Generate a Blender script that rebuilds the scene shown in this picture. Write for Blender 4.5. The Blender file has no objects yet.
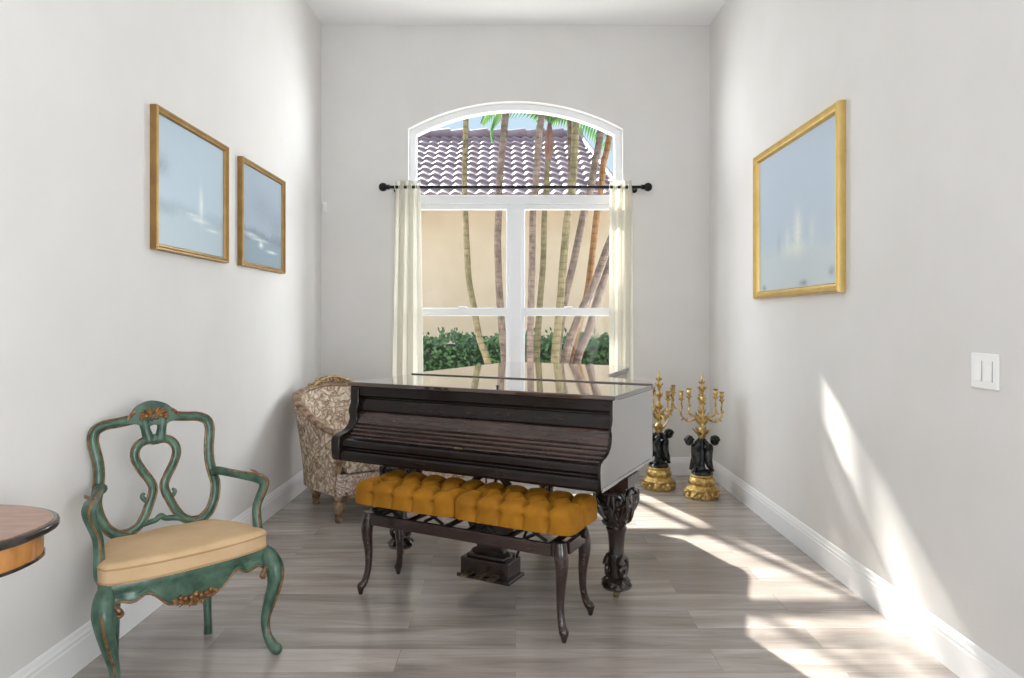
import bpy, bmesh, math, random
from mathutils import Vector, Matrix
from math import sin, cos, pi, radians, exp, sqrt, atan2
random.seed(7)
SC = bpy.context.scene
COL = SC.collection

# ------------------------------------------------------------------ camera
cam_d = bpy.data.cameras.new('camera')
cam = bpy.data.objects.new('camera', cam_d)
COL.objects.link(cam)
cam.location = (0, 0, 1.3)
cam.rotation_euler = (pi / 2, 0, 0)
cam_d.sensor_width = 36
cam_d.lens = 683 / 1024 * 36
cam_d.shift_x = -3.5 / 1024
cam_d.shift_y = -19 / 1024
cam_d.clip_start = 0.02
SC.camera = cam

# ------------------------------------------------------------------ world, sun, lights, exposure
W = bpy.data.worlds.new('sky')
SC.world = W
W.use_nodes = True
nt = W.node_tree
nt.nodes.clear()
out = nt.nodes.new('ShaderNodeOutputWorld')
bg = nt.nodes.new('ShaderNodeBackground')
tc = nt.nodes.new('ShaderNodeTexCoord')
sep = nt.nodes.new('ShaderNodeSeparateXYZ')
ramp = nt.nodes.new('ShaderNodeValToRGB')
nt.links.new(tc.outputs['Generated'], sep.inputs[0])
nt.links.new(sep.outputs['Z'], ramp.inputs[0])
el = ramp.color_ramp.elements
el[0].position = 0.0
el[0].color = (.70, .82, .92, 1)
el[1].position = 1.0
el[1].color = (.55, .68, .95, 1)
e = el.new(0.3)
e.color = (.60, .78, .94, 1)
noi = nt.nodes.new('ShaderNodeTexNoise')
noi.inputs['Scale'].default_value = 2.6
noi.inputs['Detail'].default_value = 5
nt.links.new(tc.outputs['Generated'], noi.inputs['Vector'])
cr2 = nt.nodes.new('ShaderNodeValToRGB')
cr2.color_ramp.elements[0].position = .45
cr2.color_ramp.elements[1].position = .62
nt.links.new(noi.outputs['Fac'], cr2.inputs[0])
mx = nt.nodes.new('ShaderNodeMixRGB')
mx.inputs[2].default_value = (.95, .97, 1.0, 1)
nt.links.new(cr2.outputs[0], mx.inputs[0])
nt.links.new(ramp.outputs[0], mx.inputs[1])
nt.links.new(mx.outputs[0], bg.inputs['Color'])
mr = nt.nodes.new('ShaderNodeMapRange')
mr.inputs['From Min'].default_value = .3
mr.inputs['From Max'].default_value = .7
mr.inputs['To Min'].default_value = 1.05
mr.inputs['To Max'].default_value = 2.3
nt.links.new(sep.outputs['Z'], mr.inputs['Value'])
nt.links.new(mr.outputs[0], bg.inputs['Strength'])
nt.links.new(bg.outputs[0], out.inputs[0])

sd = bpy.data.lights.new('sun', 'SUN')
sun = bpy.data.objects.new('sun', sd)
COL.objects.link(sun)
sun.rotation_euler = Vector((.356, -1, -.84)).to_track_quat('-Z', 'Y').to_euler()
sun.location = (-3, 12, 10)
sd.energy = 16.5
sd.angle = radians(1.0)
sd.color = (1, .95, .87)


def area(name, loc, direction, sx, sy, power, col):
    d = bpy.data.lights.new(name, 'AREA')
    d.shape = 'RECTANGLE'
    d.size, d.size_y = sx, sy
    d.energy = power
    d.color = col
    o = bpy.data.objects.new(name, d)
    COL.objects.link(o)
    o.location = loc
    o.rotation_euler = Vector(direction).to_track_quat('-Z', 'Y').to_euler()
    return o


# added fill lamps behind the camera; no side windows are built there
area('added_opening_fill', (0, -2.55, 1.7), (0, 1, 1.2), 2.6, 2.9, 8, (.94, .97, 1))
area('added_side_fill', (1.6, -1.1, 1.75), (-1, .1, .35), 2.4, 2.6, 250, (.94, .97, 1))
area('added_other_side_fill', (-1.6, -1.1, 1.75), (1, .05, .45), 2.4, 2.6, 85, (.93, .965, 1))
# added out-of-view lamps outside, brightening side walls and ceiling through the arched window
area('added_garden_fill', (2.5, 7.5, 2.3), (-4.1, -3.9, -.35), 2.2, 2.4, 300, (.95, .975, 1))
area('added_garden_fill', (-2.5, 7.5, 2.3), (4.1, -3.9, -.35), 2.2, 2.4, 215, (.95, .975, 1))
area('added_low_fill', (0, 6.75, .15), (0, -.4, 1), 2.2, .9, 42, (.96, .98, 1))

SC.view_settings.view_transform = 'Standard'
SC.view_settings.look = 'None'
SC.view_settings.gamma = 1
SC.view_settings.use_curve_mapping = False
SC.view_settings.exposure = 0.0
SC.cycles.max_bounces = 10
SC.cycles.diffuse_bounces = 6
SC.cycles.transparent_max_bounces = 16
SC.cycles.sample_clamp_indirect = 6
SC.cycles.use_denoising = True


# ------------------------------------------------------------------ materials
def srgb(r, g, b):
    f = lambda c: (c / 255 / 12.92) if c / 255 <= .04045 else ((c / 255 + .055) / 1.055) ** 2.4
    return (f(r), f(g), f(b), 1)


class N:
    """small helper around a node tree"""

    def __init__(s, name):
        s.m = bpy.data.materials.new(name)
        s.m.use_nodes = True
        s.t = s.m.node_tree
        s.b = s.t.nodes['Principled BSDF']
        s.out = s.t.nodes['Material Output']

    def n(s, typ, ins=None, **kw):
        x = s.t.nodes.new(typ)
        for k, v in kw.items():
            setattr(x, k, v)
        for k, v in (ins or {}).items():
            if isinstance(v, bpy.types.NodeSocket):
                s.t.links.new(v, x.inputs[k])
            else:
                x.inputs[k].default_value = v
        return x

    def set(s, **kw):
        for k, v in kw.items():
            k = k.replace('_', ' ')
            if isinstance(v, bpy.types.NodeSocket):
                s.t.links.new(v, s.b.inputs[k])
            else:
                s.b.inputs[k].default_value = v
        return s

    def coord(s, scale=(1, 1, 1), kind='Object', rot=(0, 0, 0)):
        c = s.n('ShaderNodeTexCoord')
        return s.n('ShaderNodeMapping', {'Vector': c.outputs[kind], 'Scale': scale, 'Rotation': rot}).outputs[0]

    def noise(s, vec, scale, detail=4, rough=.55, dist=0):
        return s.n('ShaderNodeTexNoise', {'Vector': vec, 'Scale': scale, 'Detail': detail, 'Roughness': rough,
                                          'Distortion': dist}).outputs['Fac']

    def ramp(s, fac, stops):
        r = s.n('ShaderNodeValToRGB', {'Fac': fac})
        e = r.color_ramp.elements
        while len(e) < len(stops):
            e.new(.5)
        for q, (p, c) in zip(e, stops):
            q.position = p
            q.color = c
        return r.outputs[0]

    def mix(s, fac, a, b, mode='MIX'):
        return s.n('ShaderNodeMixRGB', {0: fac, 1: a, 2: b}, blend_type=mode).outputs[0]

    def math(s, op, a, b=0.0, c=0.0):
        return s.n('ShaderNodeMath', {0: a, 1: b, 2: c}, operation=op).outputs[0]

    def bump(s, h, strength=.3, dist=.01):
        s.set(Normal=s.n('ShaderNodeBump', {'Height': h, 'Strength': strength, 'Distance': dist}).outputs[0])
        return s


def simple(name, c1, c2=None, rough=.5, metal=0, scale=8, stretch=(1, 1, 1), bump=0, lo=.35, hi=.65, coat=0, ior=1.5,
           spec=.5, bscale=None, bdist=.01):
    x = N(name)
    x.set(Roughness=rough, Metallic=metal, IOR=ior, Specular_IOR_Level=spec, Coat_Weight=coat, Coat_Roughness=.05)
    if c2 is None:
        x.set(Base_Color=c1)
    v = x.coord(stretch)
    f = x.noise(v, scale, 5)
    if c2 is not None:
        x.set(Base_Color=x.ramp(f, [(lo, c1), (hi, c2)]))
    if bump:
        x.bump(x.noise(v, bscale or scale * 3, 3), bump, bdist)
    return x.m


M = {}
M['wall'] = simple('wall_paint', srgb(218, 216, 213), srgb(221, 219, 217), rough=.7, scale=3, bump=.05, bscale=160, spec=.3)
M['ceiling'] = simple('ceiling_paint', srgb(242, 242, 242), rough=.9, bump=.04, bscale=120, spec=.1)
M['trim'] = simple('white_trim_paint', srgb(235, 235, 235), rough=.35)
M['frame'] = simple('white_window_frame', srgb(238, 240, 242), rough=.3)
M['plastic'] = simple('white_plastic', srgb(238, 238, 236), rough=.35)
M['slot'] = simple('grey_slot', srgb(150, 150, 150), rough=.5)
M['dark_metal'] = simple('dark_bronze_rod', srgb(32, 29, 28), rough=.4, metal=.6)
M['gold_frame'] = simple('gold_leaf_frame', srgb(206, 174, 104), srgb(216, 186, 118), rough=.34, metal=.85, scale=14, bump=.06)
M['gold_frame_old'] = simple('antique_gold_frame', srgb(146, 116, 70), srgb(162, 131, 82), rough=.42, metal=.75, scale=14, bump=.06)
M['gilt'] = simple('gilt_bronze', srgb(160, 124, 62), srgb(226, 198, 132), rough=.36, metal=.95, scale=36, bump=.7, bscale=55)
M['bronze'] = simple('dark_patinated_bronze', srgb(28, 30, 30), srgb(64, 66, 64), rough=.26, metal=.6, scale=18, bump=.25, bscale=45)
M['lacquer'] = simple('dark_rosewood_lacquer', srgb(17, 13, 12), srgb(34, 24, 21), rough=.2, scale=7, stretch=(1, 8, 12), coat=.1, ior=1.45, spec=.35)
M['lacquer_side'] = simple('mirror_varnished_side', srgb(40, 32, 32), srgb(58, 46, 44), rough=.22, scale=5, stretch=(1, 2, 12), coat=1, ior=3.3)
M['lacquer_side'].node_tree.nodes['Principled BSDF'].inputs['Coat IOR'].default_value = 3.3
M['lacquer_brown'] = simple('brown_rosewood_lacquer', srgb(44, 31, 26), srgb(66, 48, 40), rough=.24, scale=5, stretch=(1, 9, 14), coat=.4)
M['lid'] = simple('polished_piano_lid', srgb(44, 28, 20), srgb(70, 44, 28), rough=.05, scale=5, stretch=(1, 9, 9), coat=1, ior=1.8)
M['carved'] = simple('carved_dark_wood', srgb(24, 18, 16), srgb(52, 36, 30), rough=.24, scale=20, coat=.5, bump=.2, bscale=30)
M['bench_wood'] = simple('bench_dark_walnut', srgb(32, 22, 19), srgb(54, 36, 30), rough=.25, scale=7, stretch=(1, 8, 8), coat=.4)
M['pedal'] = simple('tarnished_brass', srgb(96, 86, 66), srgb(140, 126, 92), rough=.4, metal=.8, scale=20)
M['black'] = simple('black_metal', srgb(20, 20, 20), rough=.4, metal=.5)
M['chair_green'] = simple('worn_green_paint', srgb(42, 72, 58), srgb(82, 112, 94), rough=.42, scale=16, bump=.12, bscale=40, coat=.15)
M['chair_gilt'] = simple('rubbed_gilt_edge', srgb(92, 66, 48), srgb(150, 116, 78), rough=.4, metal=.35, scale=40)
M['red_gilt'] = simple('red_brown_gilt_carving', srgb(84, 46, 32), srgb(170, 126, 72), rough=.42, metal=.3, scale=60, bump=.3, bscale=60)
M['cushion'] = simple('beige_cotton', srgb(194, 164, 126), srgb(206, 177, 140), rough=.85, scale=5, bump=.12, bscale=260, spec=.2)
M['piping'] = simple('beige_piping', srgb(178, 146, 106), rough=.85, spec=.2)
M['roof_fascia'] = simple('fascia_white', srgb(214, 212, 218), rough=.7)
M['bark_grey'] = None


def velvet():
    x = N('mustard_velvet')
    v = x.coord()
    f = x.noise(v, 9, 3)
    x.set(Base_Color=x.ramp(f, [(.3, srgb(134, 88, 14)), (.7, srgb(162, 108, 22))]), Roughness=.7, Sheen_Weight=.35,
          Sheen_Roughness=.35, Specular_IOR_Level=.2)
    x.b.inputs['Sheen Tint'].default_value = srgb(230, 170, 60)
    return x.m


M['velvet'] = velvet()


def floor_mat():
    x = N('grey_brown_laminate_planks')
    v = x.coord((1, 1, 1))
    br = x.n('ShaderNodeTexBrick', {'Vector': v, 'Color1': (0, 0, 0, 1), 'Color2': (1, 1, 1, 1), 'Mortar': (.5, .5, .5, 1), 'Scale': 1.0,
                                    'Mortar Size': .0016, 'Mortar Smooth': .2, 'Bias': 0, 'Brick Width': 1.22,
                                    'Row Height': .18})
    br.offset = .37
    br.offset_frequency = 2
    per = br.outputs['Color']
    # grain streaks, shifted per plank
    off = x.n('ShaderNodeVectorMath', {0: per, 1: (7.3, 3.1, 5.0)}, operation='MULTIPLY').outputs[0]
    vv = x.n('ShaderNodeVectorMath', {0: v, 1: off}, operation='ADD').outputs[0]
    mp = x.n('ShaderNodeMapping', {'Vector': vv, 'Scale': (.7, 5.5, 1)}).outputs[0]
    g1 = x.noise(mp, 2.0, 6, .6, .6)
    mp2 = x.n('ShaderNodeMapping', {'Vector': vv, 'Scale': (2, 55, 1)}).outputs[0]
    g2 = x.noise(mp2, 2.0, 4, .6)
    base = x.ramp(g1, [(.28, srgb(138, 129, 123)), (.5, srgb(166, 157, 151)), (.72, srgb(190, 183, 177))])
    fine = x.ramp(g2, [(.3, (.9, .9, .9, 1)), (.7, (1.05, 1.05, 1.05, 1))])
    c = x.mix(1, base, fine, 'MULTIPLY')
    pl = x.ramp(per, [(0, (.80, .79, .78, 1)), (1, (1.12, 1.11, 1.10, 1))])
    c = x.mix(1, c, pl, 'MULTIPLY')
    c = x.mix(x.math('MULTIPLY', br.outputs['Fac'], .4), c, srgb(104, 96, 90))
    x.set(Base_Color=c, Roughness=x.math('MULTIPLY_ADD', g2, .08, .15), Specular_IOR_Level=.6)
    h = x.math('SUBTRACT', x.math('MULTIPLY', g2, .15), br.outputs['Fac'])
    x.bump(h, .05, .002)
    return x.m


M['floor'] = floor_mat()


def glass_mat():
    x = N('window_glass')
    tr = x.n('ShaderNodeBsdfTransparent', {'Color': (.97, .98, .98, 1)})
    gl = x.n('ShaderNodeBsdfGlossy', {'Color': (1, 1, 1, 1), 'Roughness': .0})
    mxs = x.n('ShaderNodeMixShader', {0: .003, 1: tr.outputs[0], 2: gl.outputs[0]})
    x.t.links.new(mxs.outputs[0], x.out.inputs[0])
    return x.m


M['glass'] = glass_mat()


def sheer_mat():
    x = N('sheer_white_voile')
    tr = x.n('ShaderNodeBsdfTransparent', {'Color': (1, 1, 1, 1)})
    df = x.n('ShaderNodeBsdfDiffuse', {'Color': srgb(231, 228, 217)})
    tl = x.n('ShaderNodeBsdfTranslucent', {'Color': srgb(231, 228, 217)})
    m1 = x.n('ShaderNodeMixShader', {0: .45, 1: df.outputs[0], 2: tl.outputs[0]})
    m2 = x.n('ShaderNodeMixShader', {0: .66, 1: tr.outputs[0], 2: m1.outputs[0]})
    x.t.links.new(m2.outputs[0], x.out.inputs[0])
    return x.m


M['sheer'] = sheer_mat()


def brocade(name, a, b, c, scale=20):
    x = N(name)
    v = x.coord()
    w = x.n('ShaderNodeTexNoise', {'Vector': v, 'Scale': 7.0, 'Detail': 3}).outputs['Color']
    vw = x.n('ShaderNodeVectorMath', {0: v, 1: x.n('ShaderNodeVectorMath', {0: w, 1: (.34, .34, .34)}, operation='MULTIPLY').outputs[0]}, operation='ADD').outputs[0]
    vo = x.n('ShaderNodeTexVoronoi', {'Vector': vw, 'Scale': scale}, feature='DISTANCE_TO_EDGE').outputs['Distance']
    sm = x.noise(vw, scale * 1.6, 4)
    f1 = x.ramp(vo, [(.02, a), (.07, b), (.25, c)])
    f2 = x.ramp(sm, [(.42, (.72, .68, .66, 1)), (.56, (1.05, 1.04, 1.02, 1))])
    x.set(Base_Color=x.mix(1, f1, f2, 'MULTIPLY'), Roughness=.75, Specular_IOR_Level=.25)
    x.bump(vo, .25, .01)
    return x.m


M['brocade'] = brocade('brown_floral_brocade', srgb(142, 122, 102), srgb(180, 162, 142), srgb(216, 202, 184), 15)
M['brocade_pale'] = brocade('pale_pink_floral_brocade', srgb(164, 130, 118), srgb(206, 188, 176), srgb(228, 216, 208), 26)
M['aged_wood'] = simple('aged_gilt_walnut', srgb(84, 62, 50), srgb(170, 140, 112), rough=.45, scale=26, metal=.15, bump=.25, bscale=60)
M['old_gold'] = simple('old_gold_carving', srgb(120, 90, 50), srgb(206, 178, 126), rough=.45, scale=40, metal=.3, bump=.2)
M['table_top'] = simple('faded_mahogany_top', srgb(150, 112, 92), srgb(172, 134, 112), rough=.3, scale=5, stretch=(2, 10, 2), coat=.2)
M['table_edge'] = simple('dark_ebony_edge', srgb(38, 32, 32), rough=.2, coat=.5)
M['satinwood'] = simple('satinwood_veneer', srgb(150, 94, 42), srgb(196, 138, 74), rough=.25, scale=5, stretch=(3, 3, 1), coat=.6)
M['stucco'] = simple('beige_stucco', srgb(222, 200, 172), srgb(230, 209, 182), rough=.95, scale=2, bump=.1, bscale=60, spec=.1)
M['tile'] = simple('clay_barrel_tile', srgb(116, 98, 106), srgb(144, 126, 132), rough=.5, scale=1.5, spec=.5)
M['leaf_hedge'] = simple('hedge_leaf', srgb(30, 58, 28), srgb(62, 98, 46), rough=.5, scale=8)
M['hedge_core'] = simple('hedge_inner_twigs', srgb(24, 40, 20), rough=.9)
M['soil'] = simple('pale_gravel', srgb(176, 166, 150), srgb(206, 198, 184), rough=1, scale=10, bump=.3)


def leaf(name, c1, c2):
    x = N(name)
    v = x.coord()
    f = x.noise(v, 3, 3)
    col = x.ramp(f, [(.35, c1), (.65, c2)])
    d = x.n('ShaderNodeBsdfDiffuse', {'Color': col})
    t = x.n('ShaderNodeBsdfTranslucent', {'Color': col})
    g = x.n('ShaderNodeBsdfGlossy', {'Color': (1, 1, 1, 1), 'Roughness': .4})
    m1 = x.n('ShaderNodeMixShader', {0: .5, 1: d.outputs[0], 2: t.outputs[0]})
    m2 = x.n('ShaderNodeMixShader', {0: .06, 1: m1.outputs[0], 2: g.outputs[0]})
    x.t.links.new(m2.outputs[0], x.out.inputs[0])
    return x.m


M['frond'] = leaf('palm_frond', srgb(56, 104, 44), srgb(110, 148, 72))
M['frond_yellow'] = leaf('yellowing_palm_frond', srgb(150, 160, 50), srgb(206, 196, 84))


def bark(name, a, b, ring):
    x = N(name)
    v = x.coord()
    z = x.n('ShaderNodeSeparateXYZ', {0: v}).outputs['Z']
    w = x.math('ADD', x.math('MULTIPLY', z, 1 / ring), x.math('MULTIPLY', x.noise(v, 9, 2), .35))
    fr = x.math('FRACT', w)
    rg = x.ramp(fr, [(0, (.45, .42, .40, 1)), (.16, (.98, .98, .98, 1)), (.9, (1.05, 1.05, 1.05, 1)), (1, (.6, .6, .6, 1))])
    base = x.ramp(x.noise(v, 14, 4), [(.35, a), (.65, b)])
    x.set(Base_Color=x.mix(1, base, rg, 'MULTIPLY'), Roughness=.9, Specular_IOR_Level=.15)
    return x.m


M['bark_green'] = bark('greenish_ringed_trunk', srgb(80, 73, 54), srgb(112, 103, 79), .075)
M['bark_grey'] = bark('grey_ringed_trunk', srgb(76, 65, 58), srgb(110, 97, 88), .06)
M['bark_orange'] = bark('tan_ringed_trunk', srgb(100, 72, 48), srgb(126, 95, 65), .09)
M['crownshaft'] = simple('reddish_crownshaft', srgb(88, 58, 50), srgb(112, 80, 68), rough=.7, scale=6, stretch=(4, 4, 1))


def painting(name, top, bot, hz, dabs, dark):
    """soft seascape: graded ground, haze band and dabs of pale paint; a canvas lying in local X (width) and Z"""
    x = N(name)
    c = x.n('ShaderNodeTexCoord').outputs['Generated']
    s = x.n('ShaderNodeSeparateXYZ', {0: c})
    u, v = s.outputs['X'], s.outputs['Z']
    nz = x.noise(c, 5, 5, .6)
    vv = x.math('ADD', v, x.math('MULTIPLY', x.math('SUBTRACT', nz, .5), .25))
    col = x.ramp(vv, [(0, bot), (hz - .06, bot), (hz, dark), (hz + .1, top), (1, top)])
    fine = x.noise(c, 26, 5, .65)
    for (u0, v0, su, sv, amp, cc) in dabs:
        a = x.math('POWER', x.math('DIVIDE', x.math('SUBTRACT', u, u0), su), 2)
        b = x.math('POWER', x.math('DIVIDE', x.math('SUBTRACT', v, v0), sv), 2)
        g = x.math('EXPONENT', x.math('MULTIPLY', x.math('ADD', a, b), -1))
        g = x.math('MULTIPLY', g, x.math('MULTIPLY', fine, amp * 1.8))
        col = x.mix(x.n('ShaderNodeClamp', {0: g}).outputs[0], col, cc)
    x.set(Base_Color=col, Roughness=.35, Specular_IOR_Level=.4)
    x.bump(x.noise(c, 60, 3), .08, .004)
    return x.m


PALE = srgb(226, 232, 232)
M['art1'] = painting('hazy_seascape_paint', srgb(172, 192, 206), srgb(166, 186, 196), .30,
                     [(.62, .42, .028, .12, .9, PALE), (.60, .28, .13, .02, .8, PALE), (.80, .22, .10, .012, .7, PALE),
                      (.06, .62, .1, .08, .7, srgb(128, 146, 162)), (.5, .31, .10, .012, .6, PALE), (.1, .3, .14, .04, .5, srgb(130, 150, 164))],
                     srgb(154, 175, 189))
M['art2'] = painting('stormy_seascape_paint', srgb(156, 172, 188), srgb(126, 148, 162), .30,
                     [(.45, .22, .05, .03, 1, PALE), (.72, .17, .12, .015, .9, PALE), (.4, .27, .2, .015, .7, PALE), (.2, .3, .15, .02, .7, PALE),
                      (.5, .6, .3, .2, .5, srgb(124, 136, 154)), (.85, .45, .2, .2, .5, srgb(112, 124, 140))], srgb(112, 128, 144))
M['art3'] = painting('pale_sailing_ships_paint', srgb(174, 190, 206), srgb(184, 196, 202), .30,
                     [(.55, .38, .05, .13, .9, srgb(222, 226, 216)), (.42, .34, .035, .09, .7, srgb(206, 214, 210)), (.30, .33, .03, .08, .6, srgb(150, 170, 184)),
                      (.72, .36, .04, .09, .5, srgb(206, 214, 210)), (.50, .27, .16, .045, .6, srgb(214, 220, 214)),
                      (.08, .03, .03, .02, .9, srgb(110, 122, 130)), (.62, .03, .05, .02, .9, srgb(110, 122, 130)), (.93, .08, .03, .03, .8, srgb(120, 134, 142))],
                     srgb(176, 192, 204))


# ------------------------------------------------------------------ mesh helpers
class G:
    """collects vertices and faces; build() links them as ONE mesh object"""

    def __init__(s):
        s.v, s.f = [], []

    def add(s, v, f):
        n = len(s.v)
        s.v += [tuple(p) for p in v]
        s.f += [tuple(i + n for i in q) for q in f]
        return s

    def box(s, x0, x1, y0, y1, z0, z1, mat=None):
        v = [(x, y, z) for x in (x0, x1) for y in (y0, y1) for z in (z0, z1)]
        if mat is not None:
            v = [mat @ Vector(p) for p in v]
        return s.add(v, [(0, 1, 3, 2), (4, 6, 7, 5), (0, 4, 5, 1), (2, 3, 7, 6), (0, 2, 6, 4), (1, 5, 7, 3)])

    def prism(s, poly, a, b, axis='z'):
        """extrude a 2-D polygon from a to b along an axis"""
        n = len(poly)
        mk = {'z': lambda p, t: (p[0], p[1], t), 'x': lambda p, t: (t, p[0], p[1]), 'y': lambda p, t: (p[0], t, p[1])}[axis]
        v = [mk(p, a) for p in poly] + [mk(p, b) for p in poly]
        f = [tuple(range(n - 1, -1, -1)), tuple(range(n, 2 * n))]
        f += [(i, (i + 1) % n, n + (i + 1) % n, n + i) for i in range(n)]
        return s.add(v, f)

    def rings(s, rings, close=False, cap=True):
        k = len(rings[0])
        v = [p for r in rings for p in r]
        f = []
        m = len(rings)
        for i in range(m if close else m - 1):
            j = (i + 1) % m
            for q in range(k):
                w = (q + 1) % k
                f.append((i * k + q, i * k + w, j * k + w, j * k + q))
        if cap and not close:
            f.append(tuple(range(k - 1, -1, -1)))
            f.append(tuple((m - 1) * k + q for q in range(k)))
        return s.add(v, f)

    def lathe(s, prof, seg=24, c=(0, 0, 0), lobes=0, amp=0, sx=1, sy=1):
        rr = []
        for r, z in prof:
            ring = []
            for i in range(seg):
                t = 2 * pi * i / seg
                q = r * (1 + amp * cos(lobes * t))
                ring.append((c[0] + q * cos(t) * sx, c[1] + q * sin(t) * sy, c[2] + z))
            rr.append(ring)
        return s.rings(rr)

    def tube(s, pts, rad, seg=10, flat=None, up=None):
        """tube along points; rad a number or list; flat = (in-plane factor, along-up factor) with a fixed up vector"""
        P = [Vector(p) for p in pts]
        n = len(P)
        R = [rad] * n if isinstance(rad, (int, float)) else list(rad)
        rr = []
        prev = None
        for i in range(n):
            t = (P[min(i + 1, n - 1)] - P[max(i - 1, 0)])
            t = t.normalized() if t.length > 1e-9 else Vector((0, 0, 1))
            if up is not None:
                b = Vector(up).normalized()
                a = t.cross(b)
                a = a.normalized() if a.length > 1e-6 else Vector((1, 0, 0))
                b = a.cross(t).normalized()
            else:
                if prev is None:
                    h = Vector((0, 0, 1)) if abs(t.z) < .9 else Vector((1, 0, 0))
                    a = t.cross(h).normalized()
                else:
                    a = (prev - t * prev.dot(t)).normalized()
                prev = a
                b = t.cross(a)
            fa, fb = flat or (1, 1)
            rr.append([P[i] + a * (R[i] * fa * cos(2 * pi * q / seg)) + b * (R[i] * fb * sin(2 * pi * q / seg)) for q in range(seg)])
        return s.rings(rr)

    def ball(s, c, r, seg=12, rn=8, sc=(1, 1, 1), mat=None):
        rr = []
        for i in range(rn + 1):
            a = -pi / 2 + pi * i / rn
            q = max(cos(a), .02)
            ring = []
            for j in range(seg):
                t = 2 * pi * j / seg
                p = Vector((r * sc[0] * q * cos(t), r * sc[1] * q * sin(t), r * sc[2] * sin(a)))
                if mat is not None:
                    p = mat @ p
                ring.append(p + Vector(c))
            rr.append(ring)
        return s.rings(rr)

    def leaf(s, base, d, side, L, w, th=.004, bend=0):
        """small carved leaf: a lens-shaped solid"""
        d, side = Vector(d).normalized(), Vector(side).normalized()
        nrm = d.cross(side).normalized()
        b = Vector(base)
        rr = []
        for t, k in ((0, .35), (.25, .85), (.5, 1), (.75, .7), (1, .08)):
            c = b + d * (L * t) + nrm * (bend * t * t)
            rr.append([c + side * (w * k), c + nrm * (th * k + .001), c - side * (w * k), c - nrm * (th * k + .001)])
        return s.rings(rr)

    def build(s, name, mat, parent=None, smooth=True, bevel=0, sub=0, seg=2, autosmooth=35):
        me = bpy.data.meshes.new(name)
        me.from_pydata(s.v, [], s.f)
        bm = bmesh.new()
        bm.from_mesh(me)
        bmesh.ops.recalc_face_normals(bm, faces=bm.faces)
        bm.to_mesh(me)
        bm.free()
        me.materials.append(M[mat] if isinstance(mat, str) else mat)
        o = bpy.data.objects.new(name, me)
        COL.objects.link(o)
        if parent is not None:
            o.parent = parent
        if bevel:
            b = o.modifiers.new('bevel', 'BEVEL')
            b.width = bevel
            b.segments = seg
            b.limit_method = 'ANGLE'
            b.angle_limit = radians(40)
        if sub:
            m = o.modifiers.new('subsurf', 'SUBSURF')
            m.levels = m.render_levels = sub
        if smooth:
            me.polygons.foreach_set('use_smooth', [True] * len(me.polygons))
            if autosmooth:
                try:
                    me.set_sharp_from_angle(angle=radians(autosmooth))
                except Exception:
                    pass
        return o


def cr(pts, n=8):
    """Catmull-Rom through points of any dimension"""
    P = [tuple(p) for p in pts]
    P = [tuple(2 * a - b for a, b in zip(P[0], P[1]))] + P + [tuple(2 * a - b for a, b in zip(P[-1], P[-2]))]
    o = []
    for i in range(1, len(P) - 2):
        for k in range(n):
            t = k / n
            o.append(tuple(.5 * (2 * b + (c - a) * t + (2 * a - 5 * b + 4 * c - d) * t * t + (3 * b - a - 3 * c + d) * t ** 3)
                           for a, b, c, d in zip(P[i - 1], P[i], P[i + 1], P[i + 2])))
    o.append(P[-2])
    return o


def ctube(g, pts, n=6, seg=10, flat=None, up=None):
    """tube through control points (x, y, z, r)"""
    q = cr(pts, n)
    return g.tube([p[:3] for p in q], [max(p[3], .001) for p in q], seg, flat, up)


def tag(o, label, cat, group=None):
    o['label'] = label
    o['category'] = cat
    if group:
        o['group'] = group
    return o


def thing(name, loc, rz, label, cat, group=None):
    o = bpy.data.objects.new(name, None)
    COL.objects.link(o)
    o.location = loc
    o.rotation_euler = (0, 0, rz)
    o.empty_display_size = .1
    return tag(o, label, cat, group)


def struct(o):
    o['kind'] = 'structure'
    return o


def dup(root, loc, rz, label):
    def rec(o, par):
        c = o.copy()
        COL.objects.link(c)
        if par is not None:
            c.parent = par
        for ch in kids(o):
            rec(ch, c)
        return c
    kidmap = {}
    for q in list(COL.objects):
        if q.parent is not None:
            kidmap.setdefault(q.parent, []).append(q)
    kids = lambda o: kidmap.get(o, [])
    r = rec(root, None)
    r.location = loc
    r.rotation_euler = (0, 0, rz)
    r['label'] = label
    return r


# ------------------------------------------------------------------ room shell
XL, XR, YB, YF, ZC = -1.63, 1.63, 5.73, -2.6, 3.775
T = .2
struct(G().box(XL - T, XR + T, YF - T, YB + T, -.12, 0).build('floor', 'floor', smooth=False))
struct(G().box(XL - T, XR + T, YF - T, YB + T, ZC, ZC + .15).build('ceiling', 'ceiling', smooth=False))
struct(G().box(XL - T, XL, YF - T, YB + T, 0, ZC).build('wall_left', 'wall', smooth=False))
struct(G().box(XR, XR + T, YF - T, YB + T, 0, ZC).build('wall_right', 'wall', smooth=False))

# back wall with the arched opening
OW, SILL, SPR, TOP = .9, .5, 2.905, 3.137
rise = TOP - SPR
RA = (OW * OW + rise * rise) / (2 * rise)


def arch_z(x, w=OW, off=0):
    r = RA - off
    return TOP - RA + sqrt(max(r * r - x * x, 0))


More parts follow.
